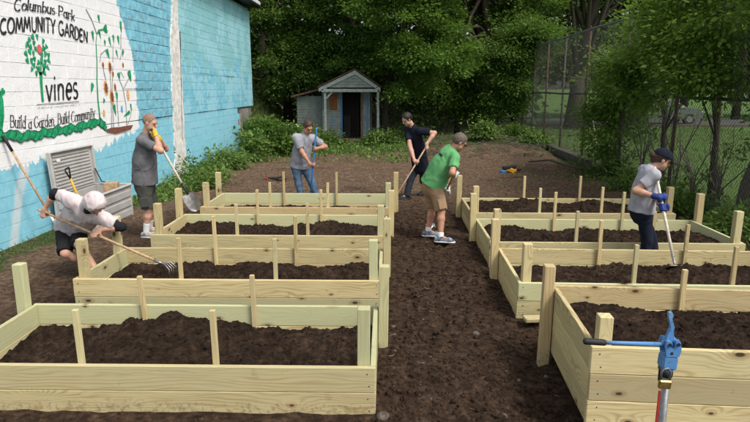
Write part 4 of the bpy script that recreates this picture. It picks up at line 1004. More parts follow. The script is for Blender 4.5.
# ------------------------------------------------------------------ chain link fences
def fence(ax, pts_fn, L, H, posts, rails, label, wire_sp, name_extra=None, postmat=None, r=.035):
    o = empty('chain_link_fence', tuple(pts_fn(0, 0)), label, 'fence')
    for i, s in enumerate(posts):
        m = MB(); m.tube([pts_fn(s, -.15), pts_fn(s, H + .05)], r, 10); m.tube([pts_fn(s, H + .05), pts_fn(s, H + .10)], [r * 1.1, r * .3], 10); m.build('fence_post', M['rust'] if i % 2 else (postmat or M['timber']), o, True)
    for z in rails:
        m = MB(); m.tube([pts_fn(s, z) + (0, 0, .012 * math.sin(s * 1.3)) for s in np.linspace(0, L, 14)], .030, 8); m.build('rail', M['galv'] if z > H - .1 else M['dark_metal'], o, True)
    m = MB(); n = int((L + H) / wire_sp); off = pts_fn(0, 0, .045) - pts_fn(0, 0)
    for k in range(n):
        s0 = -H + k * wire_sp
        for sg in (1, -1):
            a, b = (s0, s0 + H) if sg > 0 else (s0 + H, s0)
            lo, hi = 0.0, 1.0
            if sg > 0:
                if a < 0: lo = -a / H
                if b > L: hi = (L - a) / H
            else:
                if a > L: lo = (a - L) / H
                if b < 0: hi = a / H
            if hi - lo < .02: continue
            P = [pts_fn(a + (b - a) * q, .05 + (H - .05) * q) + off * (1 + .09 * sg) for q in (lo, hi)]
            m.tube(P, .0030, 3, False)
    tag(m.build('wire_mesh', M['wire'], o), kind='stuff')
    return o
FX = lambda y: 5.62 + .012 * (y - 12)
fence('y', lambda s, z, o=0: np.array([FX(7 + s) - o, 7 + s, z]), 19.6, 3.85, [1.6, 4.9, 7.7, 10.7, 13.2, 15.5, 17.6, 19.5], [2.02, 3.85], 'tall rusty chain link fence overgrown with vines beside the beds', .085)
fence('x', lambda s, z, o=0: np.array([-.9 + s, 26.4, z + .1 * 0 - o * 0]) - np.array([0, o, 0]), 6.6, 1.62, [.1, 3.3, 6.5], [1.60], 'low chain link fence in the shade right of the shed', .085)
# old timbers at the foot of the fence
m = MB()
for (ya, yb, dx) in ((16.4, 20.3, -.16), (20.5, 25.2, -.15)):
    L = yb - ya; c = np.array([FX((ya + yb) / 2) + dx, (ya + yb) / 2, .11]); m = MB(); m.box(c, (.20, L, .24), rotz(-.012), ch=.02)
    m.v = [(a + .02 * math.sin(b * 3), b, c_ + .015 * math.sin(b * 5)) for a, b, c_ in m.v]
    tag(m.build('old_timber', M['timber']), 'weathered grey timber laid along the foot of the fence, ' + ('end towards the fallen branch' if ya < 18 else 'end towards the shaded corner'), 'timber')
def limb(pts, rad, name, lab, cat, mat): m = MB(); m.tube(pts, rad, 8); tag(m.build(name, mat, None, True), lab, cat)
bp_ = [(4.05, 17.4, .06), (4.5, 16.9, .16), (4.9, 16.3, .10), (5.25, 15.8, .05)]
limb([np.array(p) + (0, 0, gh(p[0], p[1])) for p in bp_], [.02, .03, .035, .03], 'fallen_branch', 'bare fallen branch lying on the earth near the fence timbers', 'branch', M['bark_grey'])
limb([np.array([FX(17.0) + .35, 18.4, 1.9]), np.array([FX(16.6) + .22, 17.3, .9]), np.array([FX(16) + .15, 16.4, .03])], [.015, .02, .022], 'dead_pole', 'thin pale dead stick slanting behind the fence wire', 'stick', M['straw'])

# ------------------------------------------------------------------ foliage
def leaf_field(c, out, size, rg, droop=.35, wide=.62, big=False):
    """c: leaf bases, out: the way each leaf points; returns verts, faces, tone"""
    n = len(c); d = out + rg.normal(0, .55, (n, 3)); d[:, 2] -= droop; d /= np.linalg.norm(d, axis=1)[:, None] + 1e-9
    up = np.array([0, 0, 1.]) + rg.normal(0, .45, (n, 3)); sd_ = np.cross(d, up); sd_ /= np.linalg.norm(sd_, axis=1)[:, None] + 1e-9
    nm = np.cross(sd_, d); L = size * rg.uniform(.45, 1.45, n)[:, None]; W = L * wide * rg.uniform(.8, 1.15, n)[:, None]
    if not big:
        V = np.stack([c, c + d * L * .45 - sd_ * W * .5 - nm * W * .12, c + d * L, c + d * L * .45 + sd_ * W * .5 - nm * W * .12], 1)
        Fc = np.array([(0, 1, 2), (0, 2, 3)])
        k = 4
    else:
        V = np.stack([c, c + d * L * .22 - sd_ * W * .42 - nm * W * .1, c + d * L * .58 - sd_ * W * .40 - nm * W * .08, c + d * L - nm * L * .12, c + d * L * .58 + sd_ * W * .40 - nm * W * .08, c + d * L * .22 + sd_ * W * .42 - nm * W * .1], 1)
        Fc = np.array([(0, 1, 2), (0, 2, 3), (0, 3, 4), (0, 4, 5)]); k = 6
    F_ = (Fc[None] + k * np.arange(n)[:, None, None]).reshape(-1, 3)
    return V.reshape(-1, 3), F_, k
def crown_mesh(name, blobs, nclump, per, size, spread, mat, seed, big=False, shell=.45, wide=.62):
    rg = np.random.default_rng(seed); vol = np.array([b[1][0] * b[1][1] * b[1][2] for b in blobs]) ** .8; pick = rg.choice(len(blobs), nclump, p=vol / vol.sum())
    bc = np.array([b[0] for b in blobs], float)[pick]; br = np.array([b[1] for b in blobs], float)[pick]
    d = rg.normal(0, 1, (nclump, 3)); d /= np.linalg.norm(d, axis=1)[:, None]; rr_ = (shell + (1 - shell) * rg.random(nclump)) ** .7
    nb = max(1, nclump // 10); who = rg.integers(0, nb, nclump)          # sprays gathered on boughs
    bough = (bc + d * br * rr_[:, None] * (1 + .18 * vnoise(d * 2.3 + seed, seed))[:, None])[:nb]
    d = d[:nb][who]; cc = bough[who] + rg.normal(0, 1, (nclump, 3)) * np.array([1, 1, .40]) * spread * 1.55
    cc[:, 2] = np.maximum(cc[:, 2], .12)
    cnt = np.maximum(4, (per * rg.uniform(.5, 1.5, nclump)).astype(int)); ci = np.repeat(np.arange(nclump), cnt); n = len(ci)
    off = rg.normal(0, 1, (n, 3)) * np.array([spread, spread, spread * .55]); sc_ = rg.uniform(.6, 1.4, nclump)[ci]
    p = cc[ci] + off * sc_[:, None]; p[:, 2] = np.maximum(p[:, 2], .03)
    out = off / spread + d[ci] * .8
    V, F_, k = leaf_field(p, out, size, rg, big=big, wide=wide)
    tone = np.clip(rg.random(nclump)[ci] * .45 + rg.random(nb)[who][ci] * .25 + rg.random(n) * .3, 0, 1)
    return np_mesh(name, V, F_, mat, False, np.repeat(tone, k)), cc
def tree(base, trunk, blobs, nclump, per, size, mat, seed, label, tr=.22, big=False, bark='bark', spread=.28, limbs=14, group='trees around the garden', cat='tree', name='tree', shell=.45, wide=.62):
    base = np.array(base, float); o = empty(name, tuple(base), label, cat, group)
    me, cc = crown_mesh('crown', blobs, nclump, per, size, spread, M[mat], seed, big, shell, wide); place('crown', me, o)
    m = MB(); tp = [np.array(p, float) for p in trunk]; n = len(tp)
    m.tube(tp, [tr * (1.35 if i == 0 else 1 - .6 * i / (n - 1)) for i in range(n)], 12)
    m.build('trunk', M[bark], o, True)
    rg = random.Random(seed)
    if limbs:
        m = MB(); top = tp[-1]
        for k in range(limbs):
            s = tp[max(1, n - 1 - k % max(1, n - 1))]; q = cc[rg.randrange(len(cc))]; mid = (s + q) / 2 + np.array([rg.uniform(-.25, .25), rg.uniform(-.25, .25), rg.uniform(-.1, .3)])
            m.tube([s, mid, q], [tr * .35, tr * .2, tr * .06], 6, False)
        m.build('limb', M[bark], o, True)
    return o
Bv = lambda x, y, z, a, b, c: ((x, y, z), (a, b, c))
# tree hanging over the right of the shed
tree((-.35, 25.0, 0), [(-.35, 25.0, -.1), (-.33, 25.0, 1.2), (-.2, 24.9, 2.4), (.2, 24.7, 3.8), (.4, 24.6, 5.2)], [Bv(.5, 23.6, 4.9, 2.3, 1.9, 2.1), Bv(1.6, 23.9, 3.6, 1.5, 1.3, 1.3), Bv(.1, 23.2, 3.35, 1.1, .9, .85), Bv(.9, 24.6, 7.2, 2.8, 2.2, 1.8), Bv(.5, 23.6, 2.35, .75, .6, .45)], 900, 62, .125, 'leaf_bright', 31, 'bright leafed tree hanging over the right side of the shed', .15, False, spread=.20)
tree((-1.8, 27.9, 0), [(-1.8, 27.9, -.1), (-1.8, 27.8, 2), (-1.7, 27.6, 4.5), (-1.4, 27.4, 6.5)], [Bv(-1.9, 26.4, 5.4, 2.5, 1.6, 2.2), Bv(-2.6, 25.6, 3.7, 1.5, .9, .95), Bv(-1.2, 27, 7.6, 3, 2.4, 2)], 820, 62, .13, 'leaf_mid', 32, 'dense green tree rising behind the shed roof', .22, False, spread=.21)
tree((-4.9, 27.6, 0), [(-4.9, 27.6, .1), (-4.9, 27.5, 2.2), (-4.6, 27.2, 4.5), (-4.3, 27, 6.3)], [Bv(-4.7, 26.6, 5.6, 2.1, 1.8, 2.3), Bv(-4.2, 26.2, 3.2, 1.6, 1.2, 1.5), Bv(-5.2, 27.4, 8, 2.6, 2.4, 1.8), Bv(-3.9, 26.0, 4.6, 1.3, 1., 1.3)], 980, 62, .13, 'leaf_mid', 33, 'leafy tree standing between the block building and the shed', .2, False, spread=.21)
tree((4.4, 29.5, 0), [(4.4, 29.5, -.1), (4.5, 29.4, 2.5), (4.6, 29.3, 4.6), (4.2, 29, 6.6), (3.7, 28.8, 8.5)], [Bv(3.2, 29.5, 7.2, 2.6, 2.2, 2.2), Bv(6.0, 29.6, 7.4, 2.2, 2, 2), Bv(2.6, 28.0, 5.0, 1.6, 1.2, 1.2), Bv(6.2, 28.6, 5.3, 1.5, 1.2, 1.2)], 700, 60, .14, 'leaf_mid', 34, 'tall dark forked tree behind the low shaded fence', .33, False, limbs=20, spread=.22)
tree((9.9, 32.6, 0), [(9.9, 32.6, -.1), (10.0, 32.6, 2.5), (10.25, 32.5, 5), (10.7, 32.4, 7.5), (11, 32.4, 10)], [Bv(10.5, 32, 10.0, 4.5, 3.5, 2.3), Bv(8.0, 31.6, 7.7, 2.2, 1.8, 1.4), Bv(13, 31.6, 8.2, 2.4, 2, 1.6), Bv(6.8, 30.4, 8.6, 2.2, 2, 1.6)], 760, 60, .15, 'leaf_mid', 35, 'big old tree with thick grey trunk out on the lawn', .42, False, 'bark_grey', limbs=24, spread=.3)
m = MB()                                             # second stem leaning out of the same old tree
tree((12.6, 33.4, 0), [(12.6, 33.4, -.1), (12.9, 33.3, 3), (13.6, 33.2, 6), (14.6, 33, 9)], [Bv(14.4, 33, 9.2, 3.2, 2.6, 2.2), Bv(16.5, 33, 7.4, 2.4, 2, 1.6)], 420, 60, .15, 'leaf_mid', 36, 'slanting tree on the lawn beside the thick trunked one', .3, False, 'bark_grey', spread=.3)
# growth along and through the fence
tree((5.95, 9.8, 0), [(5.95, 9.8, -.1), (5.90, 9.75, .6), (6.02, 9.7, 1.2), (5.95, 9.6, 1.9), (6.2, 9.5, 2.8), (6.35, 9.5, 3.6)], [Bv(6.2, 9.5, 3.3, 1.0, 1.0, .9), Bv(6.6, 9.2, 2.3, .7, .9, .8), Bv(6.0, 10.5, 3.1, .9, .8, .8), Bv(6.3, 9.0, 4.2, 1.2, 1.2, .8), Bv(6.5, 8.9, 1.5, .6, .7, .9), Bv(6.2, 10.2, 2.3, .45, .5, .5)], 560, 34, .085, 'leaf_vine', 41, 'gnarled fence side tree with twisted grey trunk and low leaves', .13, True, 'bark_grey', spread=.17)
tree((6.35, 11.6, 0), [(6.35, 11.6, -.1), (6.3, 11.6, 1.2), (6.2, 11.5, 2.4), (6.0, 11.5, 3.4)], [Bv(5.5, 11.5, 3.2, .75, .95, .75), Bv(5.7, 12.6, 3.6, .8, .9, .6), Bv(6.3, 11.2, 4.3, 1.2, 1.2, .6), Bv(5.5, 10.7, 2.6, .5, .7, .55), Bv(5.6, 10.3, 3.5, .7, .8, .6)], 560, 30, .088, 'leaf_vine', 42, 'young bright green tree spilling over the fence top', .07, True, spread=.17)
tree((6.25, 13.6, 0), [(6.25, 13.6, -.1), (6.2, 13.6, 1.2), (6.1, 13.5, 2.2), (6.1, 13.4, 3.2)], [Bv(5.6, 13.3, 2.6, .5, .85, .8), Bv(5.7, 14.1, 2.8, .45, .8, .6), Bv(5.9, 12.5, 2.5, .5, .6, .4), Bv(6.9, 13.4, 4.2, .9, 1.1, .6)], 460, 30, .09, 'leaf_vine', 43, 'leafy sapling tangled in the fence wire beyond the beds', .07, True, spread=.17)
tree((6.1, 15.9, 0), [(6.1, 15.9, -.1), (6.0, 15.9, 1.), (5.95, 15.7, 2.0), (6.05, 15.6, 3.1)], [Bv(5.7, 15.4, 2.3, .4, .7, .9), Bv(6.6, 16.0, 3.7, .6, .8, .4), Bv(5.6, 15.4, 1.2, .45, .6, .8)], 330, 34, .09, 'leaf_vine', 44, 'vine wrapped thin tree against the fence near the fallen branch', .08, True, spread=.18)
tree((5.4, 26.4, 0), [(5.4, 26.4, -.1), (5.4, 26.3, 1.4), (5.3, 26, 2.8), (5.1, 25.8, 3.8)], [Bv(4.9, 25.6, 2.5, .95, .9, 1.5), Bv(5.0, 25.2, 3.8, 1.15, .9, .7), Bv(5.9, 25.4, 4.3, 1.0, .9, .55), Bv(4.4, 25.8, 1.2, .8, .7, .9)], 640, 52, .11, 'leaf_mid', 45, 'dark vine mass smothering the far fence corner', .12, True, spread=.22)
tree((3.0, 27.6, 0), [(3.0, 27.6, -.1), (3.0, 27.5, 1.5), (2.8, 27.3, 3)], [Bv(2.6, 26.9, 2.6, 1.5, .9, 1.5), Bv(1.4, 27.2, 1.6, 1.3, .8, 1.2), Bv(3.6, 26.9, 1.2, 1.2, .6, 1.0)], 640, 52, .12, 'leaf_mid', 46, 'dark undergrowth tree behind the low shaded fence', .12, True, spread=.25)
# bare twiggy saplings behind the wire
rg = random.Random(77)
for k, (y_, hgt) in enumerate(((10.7, 1.5), (12.6, 1.9), (14.6, 2.1), (13.2, 1.6), (11.8, 1.3))):
    m = MB(); b = np.array([FX(y_) + .35 + .1 * (k % 3), y_, -.05])
    o = empty('bare_sapling', tuple(b), ['forked bare sapling behind the wire near the twisted trunk', 'twiggy bare sapling behind the wire in line with the woman in the cap', 'tall thin bare sapling behind the far fence bay', 'leaning bare sapling behind the fence middle rail', 'short bushy bare sapling at the foot of the wire'][k], 'sapling', 'bare saplings behind the fence')
    for j in range(7):
        a = rg.uniform(0, 6.28); L = hgt * rg.uniform(.6, 1.1); p1 = b + (math.cos(a) * .06, math.sin(a) * .1, L * .4); p2 = p1 + np.array([math.cos(a) * .18, math.sin(a) * .5, L * .35]); p3 = p2 + np.array([math.cos(a + .5) * .14, math.sin(a + .5) * .4, L * .25])
        m.tube([b, p1, p2, p3], [.020, .014, .009, .003], 5, False)
        p4 = p1 + np.array([rg.uniform(-.2, .2), rg.uniform(-.5, .5), L * .3]); m.tube([p1, p4], [.009, .003], 4, False)
    m.build('stem', M['bark_grey'], o, True)
    me, cc = crown_mesh('leaves', [Bv(b[0], b[1], hgt * .75, .35, .7, hgt * .35)], 16, 8, .08, .10, M['leaf_mid'], 300 + k, True); place('leaves', me, o)
# far wood that closes the view: one mass
blobs = []
rgn = np.random.default_rng(5)
for x_ in np.arange(-16, 34, 2.6): 
    for z_ in (1.6, 4.4, 7.4, 10.2):
        if 9 < x_ < 30 and z_ < 4: continue
        blobs.append(Bv(x_ + rgn.uniform(-.8, .8), 46 + rgn.uniform(-2.5, 2.5) - (9 if x_ < 6 else 0), z_ + rgn.uniform(-.5, .5), 2.3, 2.0, 2.0))
me, cc = crown_mesh('far_wood', blobs, 5200, 24, .40, .55, M['leaf_dark'], 61, False, .2)
tag(place('far_wood', me), 'dark wood closing the view behind the garden', 'wood', kind='stuff')
# trunks of the wood
for k, (x_, y_) in enumerate(((-7.5, 34), (-2.2, 33.5), (1.2, 33), (7.4, 41), (20.5, 42.5), (24.5, 43))):
    m = MB(); m.tube([(x_, y_, -.1), (x_ + .1, y_, 4), (x_ + .4 * (-1) ** k, y_, 9)], [.30, .24, .16], 10)
    o = empty('forest_tree', (x_, y_, 0), ['trunk in the wood behind the block building corner', 'trunk in the wood behind the shed', 'trunk in the wood behind the low fence', 'trunk in the wood beyond the forked tree', 'trunk across the road behind the grey car', 'trunk across the road beyond the twisted fence tree'][k], 'tree', 'trunks in the wood'); m.build('trunk', M['bark'], o, True)
    me, cc = crown_mesh('crown', [Bv(x_, y_, 9.2, 2.4, 2.2, 2.0)], 90, 30, .26, .4, M['leaf_dark'], 500 + k, True); place('crown', me, o)

# shrubs and tall weeds along the wall and round the shed
def shrub(x, y, blobs, n, per, size, mat, seed, label, name='shrub', stems=7, spread=.12, wide=.6):
    z = gh(x, y); o = empty(name, (x, y, z), label, 'shrub' if name == 'shrub' else 'weed', 'shrubs and weeds round the garden edge')
    me, cc = crown_mesh('leaves', [Bv(x + b[0], y + b[1], z + b[2], *b[3:]) for b in blobs], n, per, size, spread, M[mat], seed, True, .3, wide); place('leaves', me, o)
    m = MB(); rg_ = random.Random(seed)
    for k in range(stems):
        q = cc[rg_.randrange(len(cc))]; m.tube([(x + rg_.uniform(-.08, .08), y + rg_.uniform(-.08, .08), z - .03), ((x + q[0]) / 2, (y + q[1]) / 2, z + (q[2] - z) * .6), q], [.014, .010, .004], 5, False)
    m.build('stem', M['leaf_weed'] if name == 'weed' else M['bark'], o, True)
spots = [(-4.75, 14.3, .55, .5, .62, 'nettle clump at the foot of the plaster strip', 'leaf_weed'), (-4.65, 13.2, .45, .5, .40, 'low nettle clump by the wall behind the shovel holder', 'leaf_weed'), (-4.7, 16.2, .55, .6, .62, 'leafy weed clump against the blue wall', 'leaf_weed'),
 (-4.55, 18.0, .62, .7, .85, 'broad weed clump under the cracked blue paint', 'leaf_weed'), (-4.2, 19.8, .8, .8, 1.25, 'tall leafy shrub at the end of the blue wall', 'leaf_mid'), (-3.7, 20.6, .6, .6, .95, 'shrub with pale flowers in front of the bank', 'leaf_weed'), (-4.9, 21.6, .7, .7, 1.5, 'high shrub at the broken wall corner', 'leaf_mid'),
 (-3.1, 22.4, .5, .45, .75, 'shrub left of the shed porch behind the man in jeans', 'leaf_weed'), (-2.55, 23.3, .36, .3, .62, 'small bush beside the left porch post', 'leaf_weed'), (-.75, 23.0, .42, .35, .62, 'small bush beside the right porch post', 'leaf_weed'), (.05, 23.6, .5, .35, .5, 'bushy weeds right of the porch', 'leaf_weed'), (1.0, 24.2, .55, .4, .55, 'weeds growing in front of the low fence', 'leaf_weed'),
 (3.35, 21.6, .28, .25, .72, 'green bush standing on the brush heap', 'leaf_weed'), (4.95, 23.6, .3, .5, .7, 'bush in front of the far vine mass', 'leaf_mid'), (5.15, 21.4, .22, .4, .75, 'straggly bush by the fence timbers', 'leaf_weed'), (5.35, 13.0, .22, .7, .42, 'weeds at the fence foot near the saplings', 'leaf_mid'), (5.3, 11.0, .22, .6, .35, 'weeds at the fence foot by the far right bed', 'leaf_mid'), (5.45, 14.9, .32, .6, .8, 'thick dark bush where the fence timbers end', 'leaf_dark'), (5.2, 9.0, .2, .5, .3, 'weeds at the fence foot beside the green hose', 'leaf_weed')]
for k, (x_, y_, rx, ry, h_, lab, mt) in enumerate(spots):
    if y_ > 20.8 and x_ > -3.3: rx, ry, h_ = rx * .75, ry * .75, h_ * .8
    elif x_ < -4.4: rx, ry, h_ = rx * .85, ry * 1.1, h_ * .85
    shrub(x_, y_, [(0, 0, h_ * .5, rx, ry, h_ * .55), (.15, -.2, h_ * .3, rx * .9, ry * .8, h_ * .35)], int(40 + 95 * rx * ry + 40 * h_), 24, .085 if y_ < 18 else .105, mt, 700 + k, lab, 'shrub' if h_ > .55 else 'weed', spread=.135)
# pale flowers on one shrub
m = MB(); rg_ = random.Random(4)
for k in range(26): p = np.array([-3.7 + rg_.uniform(-.55, .5), 20.2 + rg_.uniform(-.4, .1), .5 + rg_.uniform(-.1, .55)]); m.ball(p, (.028, .028, .018), 6, 4)
tag(m.build('flower_heads', M['tape']), 'small white flower heads among the shrub leaves', 'flowers', kind='stuff')

# brush raked into a heap at the back
m = MB(); rg_ = random.Random(14)
for k in range(420):
    x_, y_ = rg_.uniform(.6, 5.2), rg_.uniform(18.8, 23.5); L = rg_.uniform(.15, .7); a = rg_.uniform(0, 6.28); z_ = gh(x_, y_) + rg_.uniform(.0, .06); d_ = np.array([math.cos(a), math.sin(a) * .6, rg_.uniform(-.15, .25)]) * L / 2
    c_ = np.array([x_, y_, z_]); m.tube([c_ - d_, c_ + (0, 0, .03), c_ + d_], [.006, .010, .004], 4, False)
tag(m.build('brush_litter', M['bark_grey']), 'dead twigs and brush raked into a heap at the back', 'brush', kind='stuff')
# ground cover and grass
def cover(name, n, x0, x1, y0, y1, size, mat, seed, label, dens, stand=.5, lean=.5):
    rg_ = np.random.default_rng(seed); x = rg_.uniform(x0, x1, n * 3); y = rg_.uniform(y0, y1, n * 3); k = dens(x, y) + .35 * fbm2(x, y, 1.1, 3, seed) > rg_.random(n * 3)
    x, y = x[k][:n], y[k][:n]; p = np.stack([x, y, ground_h(x, y) - .005 + rg_.random(len(x)) * .06 * stand], -1)
    out = rg_.normal(0, lean, (len(p), 3)); out[:, 2] = stand * 1.6
    V, F_, kk = leaf_field(p, out, size, rg_, 0, .5 if stand < .9 else .14, False)
    tag(place(name, np_mesh(name, V, F_, M[mat], False, np.repeat(rg_.random(len(p)), kk))), label, 'ground cover', kind='stuff')
cover('weed_cover', 9000, -4.9, .5, 17.5, 24.2, .10, 'leaf_weed', 81, 'low green weeds spreading in front of the shed', lambda x, y: .15 + .85 * sstep(18.5, 21.8, y - .5 * (x + 2.5)))
cover('weed_cover', 6000, -5.35, -3.7, 11.0, 18.5, .075, 'leaf_weed', 82, 'low green weeds along the foot of the blue wall', lambda x, y: 1.0 - sstep(-4.9, -4.0, x) * 1.3)
cover('weed_cover', 3200, .3, 5.4, 19.0, 25.5, .10, 'leaf_mid', 83, 'scattered weeds over the brush heap', lambda x, y: .02 + .7 * sstep(23.6, 25, y))
cover('grass_tufts', 3600, -5.38, -4.2, 6.0, 11.5, .055, 'grass', 84, 'thin grass tufts along the foot of the mural wall', lambda x, y: .40 - sstep(-5.2, -4.4, x) * .6, 1.0, .8)
cover('grass_tufts', 7000, 4.75, 5.6, 7.5, 17.5, .10, 'grass', 85, 'grass tufts along the foot of the vine covered fence', lambda x, y: .15 + .7 * sstep(4.9, 5.5, x), 1.0, .7)
cover('lawn_grass', 26000, 5.75, 18, 8, 34, .13, 'grass', 86, 'mown green lawn beyond the fence', lambda x, y: .8 + 0 * x, 1.0, .6)
cover('bank_grass', 7000, -6.6, -2.8, 22.9, 28.0, .22, 'grass', 87, 'long pale grass on the bank past the wall corner', lambda x, y: .9 + 0 * x, 1.0, .6)
cover('weed_sprigs', 240, 2.4, 5.0, 13.0, 17.0, .07, 'leaf_weed', 88, 'sparse weed sprigs on the bare earth by the fence', lambda x, y: .25 + .3 * sstep(3.5, 5, x))

# ------------------------------------------------------------------ parked cars past the lawn
def car(x, y, ang, paint, label):
    o = empty('parked_car', (x, y, .04), label, 'car', 'cars parked beyond the lawn'); R = rotz(ang); W = .88
    def tr(m): m.v = [tuple(R @ np.array(p) + np.array([x, y, .04])) for p in m.v]; return m
    prof = [(-2.2, .35), (-2.25, .75), (-2.1, .98), (-1.2, 1.02), (-.6, 1.06), (1.2, 1.02), (2.0, .88), (2.25, .62), (2.2, .32)]
    m = MB(); n = len(prof); V = []; 
    for s, k in ((-W, 0), (-W * .96, 1), (W * .96, 1), (W, 0)):
        pass
    V = [(a, -W, b) for a, b in prof] + [(a * .98, -W * .9, b + .03) for a, b in prof] + [(a * .98, W * .9, b + .03) for a, b in prof] + [(a, W, b) for a, b in prof]
    f = [(r * n + i, r * n + i + 1, (r + 1) * n + i + 1, (r + 1) * n + i) for r in range(3) for i in range(n - 1)] + [tuple(range(n))[::-1], tuple(range(3 * n, 4 * n))] + [(n - 1, 0, n, 2 * n - 1), (2 * n - 1, n, 2 * n, 3 * n - 1), (3 * n - 1, 2 * n, 3 * n, 4 * n - 1)]
    m.add(V, f); tr(m).build('body', paint, o)
    m = MB(); c = [(-1.75, 1.0), (-1.35, 1.48), (-.2, 1.55), (.45, 1.48), (1.25, 1.0)]; k = len(c)
    V = [(a, -W * .92, b) if b < 1.2 else (a, -W * .74, b) for a, b in c] + [(a, W * .92, b) if b < 1.2 else (a, W * .74, b) for a, b in c]
    m.add(V, [(i, i + 1, k + i + 1, k + i) for i in range(k - 1)] + [tuple(range(k))[::-1], tuple(range(k, 2 * k))]); tr(m).build('cabin', paint, o)
    for s in (-1, 1):
        for (a0, a1, b0, b1) in ((-1.45, -.45, -1.2, -.42), (-.38, .95, -.36, .42)):
            m = MB(); m.add([(a0, s * W * .925, 1.04), (a1, s * W * .925, 1.04), (b1, s * W * .775, 1.44), (b0, s * W * .775, 1.46)], [(0, 1, 2, 3)]); tr(m).build('window', M['glass'], o)
    for (a0, z0, a1, z1) in ((1.27, 1.02, .50, 1.47), (-1.78, 1.02, -1.39, 1.46)):
        m = MB(); d_ = .015 if a0 > 0 else -.015; m.add([(a0 + d_, -.72, z0), (a0 + d_, .72, z0), (a1 + d_, .60, z1), (a1 + d_, -.60, z1)], [(0, 1, 2, 3)]); tr(m).build('windscreen', M['glass'], o)
    for sx in (-1.38, 1.38):
        for s in (-1, 1):
            m = MB(); m.tube([(sx, s * (W - .18), .33), (sx, s * (W + .02), .33)], .33, 18); w = tr(m).build('wheel', M['black_rubber'], o)
            m = MB(); m.tube([(sx, s * (W + .0), .33), (sx, s * (W + .03), .33)], .19, 14); tr(m).build('rim', M['galv'], w)
    for s in (-1, 1):
        m = MB(); m.box((2.17, s * .62, .72), (.12, .30, .13), ch=.02); tr(m).build('headlight', M['tape'], o)
        m = MB(); m.box((-2.2, s * .68, .80), (.10, .24, .16), ch=.02); tr(m).build('tail_light', M['red'], o)
car(16.3, 36.6, .05, M['car_paint'], 'grey car parked on the road, glimpsed past the thin saplings')
car(6.6, 38.6, 3.1, M['car_white'], 'white car parked on the road, seen through the fence wire')
# ------------------------------------------------------------------ people: smooth blended volumes meshed as one surface each
def smin(a, b, k):
    h = np.maximum(k - np.abs(a - b), 0) / k
    return np.minimum(a, b) - h * h * k * .25
class Fld:
    def __init__(s, h=.009): s.h = h; s.P = []
    def cone(s, a, b, ra, rb, k=.03, flat=None, cuts=()):
        s.P.append(('c', np.asarray(a, float), np.asarray(b, float), ra, rb, k, flat, cuts)); return s
    def ell(s, c, R, r, k=.02, cuts=()):
        s.P.append(('e', np.asarray(c, float), np.asarray(R, float), np.asarray(r, float), 0, k, None, cuts)); return s
    def bb(s, p):
        if p[0] == 'c': r = max(p[3], p[4]); return np.minimum(p[1], p[2]) - r, np.maximum(p[1], p[2]) + r
        r = float(max(p[3])); return p[1] - r, p[1] + r
    def mesh(s, name, mat, parent, wrinkle=0.0, wf=9.0, seed=0, smooth=1):
        h = s.h; B = [s.bb(p) for p in s.P]; lo = np.min([b[0] for b in B], 0) - 4 * h; hi = np.max([b[1] for b in B], 0) + 4 * h
        N = np.ceil((hi - lo) / h).astype(int) + 1; vol = np.full(N, .2, np.float32)
        ax = [lo[i] + h * np.arange(N[i]) for i in range(3)]
        for p, b in zip(s.P, B):
            k = p[5]; i0 = np.maximum(np.floor((b[0] - k - 3 * h - lo) / h).astype(int), 0); i1 = np.minimum(np.ceil((b[1] + k + 3 * h - lo) / h).astype(int) + 1, N)
            g = np.stack(np.meshgrid(*[ax[i][i0[i]:i1[i]] for i in range(3)], indexing='ij'), -1).astype(np.float32)
            if p[0] == 'c':
                a, c = p[1], p[2]; ab = c - a; L2 = ab @ ab + 1e-12; t_ = np.clip((g - a) @ ab / L2, 0, 1)[..., None]; v = g - a - t_ * ab
                if p[6] is not None: n_, f_ = p[6]; v = v + (v @ n_)[..., None] * n_ * (f_ - 1)
                d = np.linalg.norm(v, axis=-1) - (p[3] + (p[4] - p[3]) * t_[..., 0])
            else:
                q = (g - p[1]) @ p[2]; k0 = np.linalg.norm(q / p[3], axis=-1); k1 = np.linalg.norm(q / p[3] ** 2, axis=-1) + 1e-6; d = k0 * (k0 - 1) / k1
            for (pt, nn) in p[7]: d = np.maximum(d, (g - pt) @ nn)
            sl = tuple(slice(i0[i], i1[i]) for i in range(3)); vol[sl] = smin(vol[sl], d.astype(np.float32), k)
        V, Q = snet(vol, lo, h)
        if wrinkle:
            n_ = vnorm(V, Q); q_ = V + .05 * np.stack([vnoise(V * 7 + 3 + i, seed + i) for i in range(3)], -1); r1 = vnoise(q_ * np.array([wf, wf, wf * .6]) + seed, seed); r2 = vnoise(q_ * np.array([wf * 1.9, wf * 1.9, wf * 1.2]) + seed + 5, seed + 1)
            w = .45 * r1 + .75 * (.55 - np.abs(r2) * 1.6) + .35 * (.5 - np.abs(r1) * 1.7)
            V = V + n_ * (wrinkle * w)[:, None]
        return place(name, np_mesh(name, V, Q, mat, True), parent)
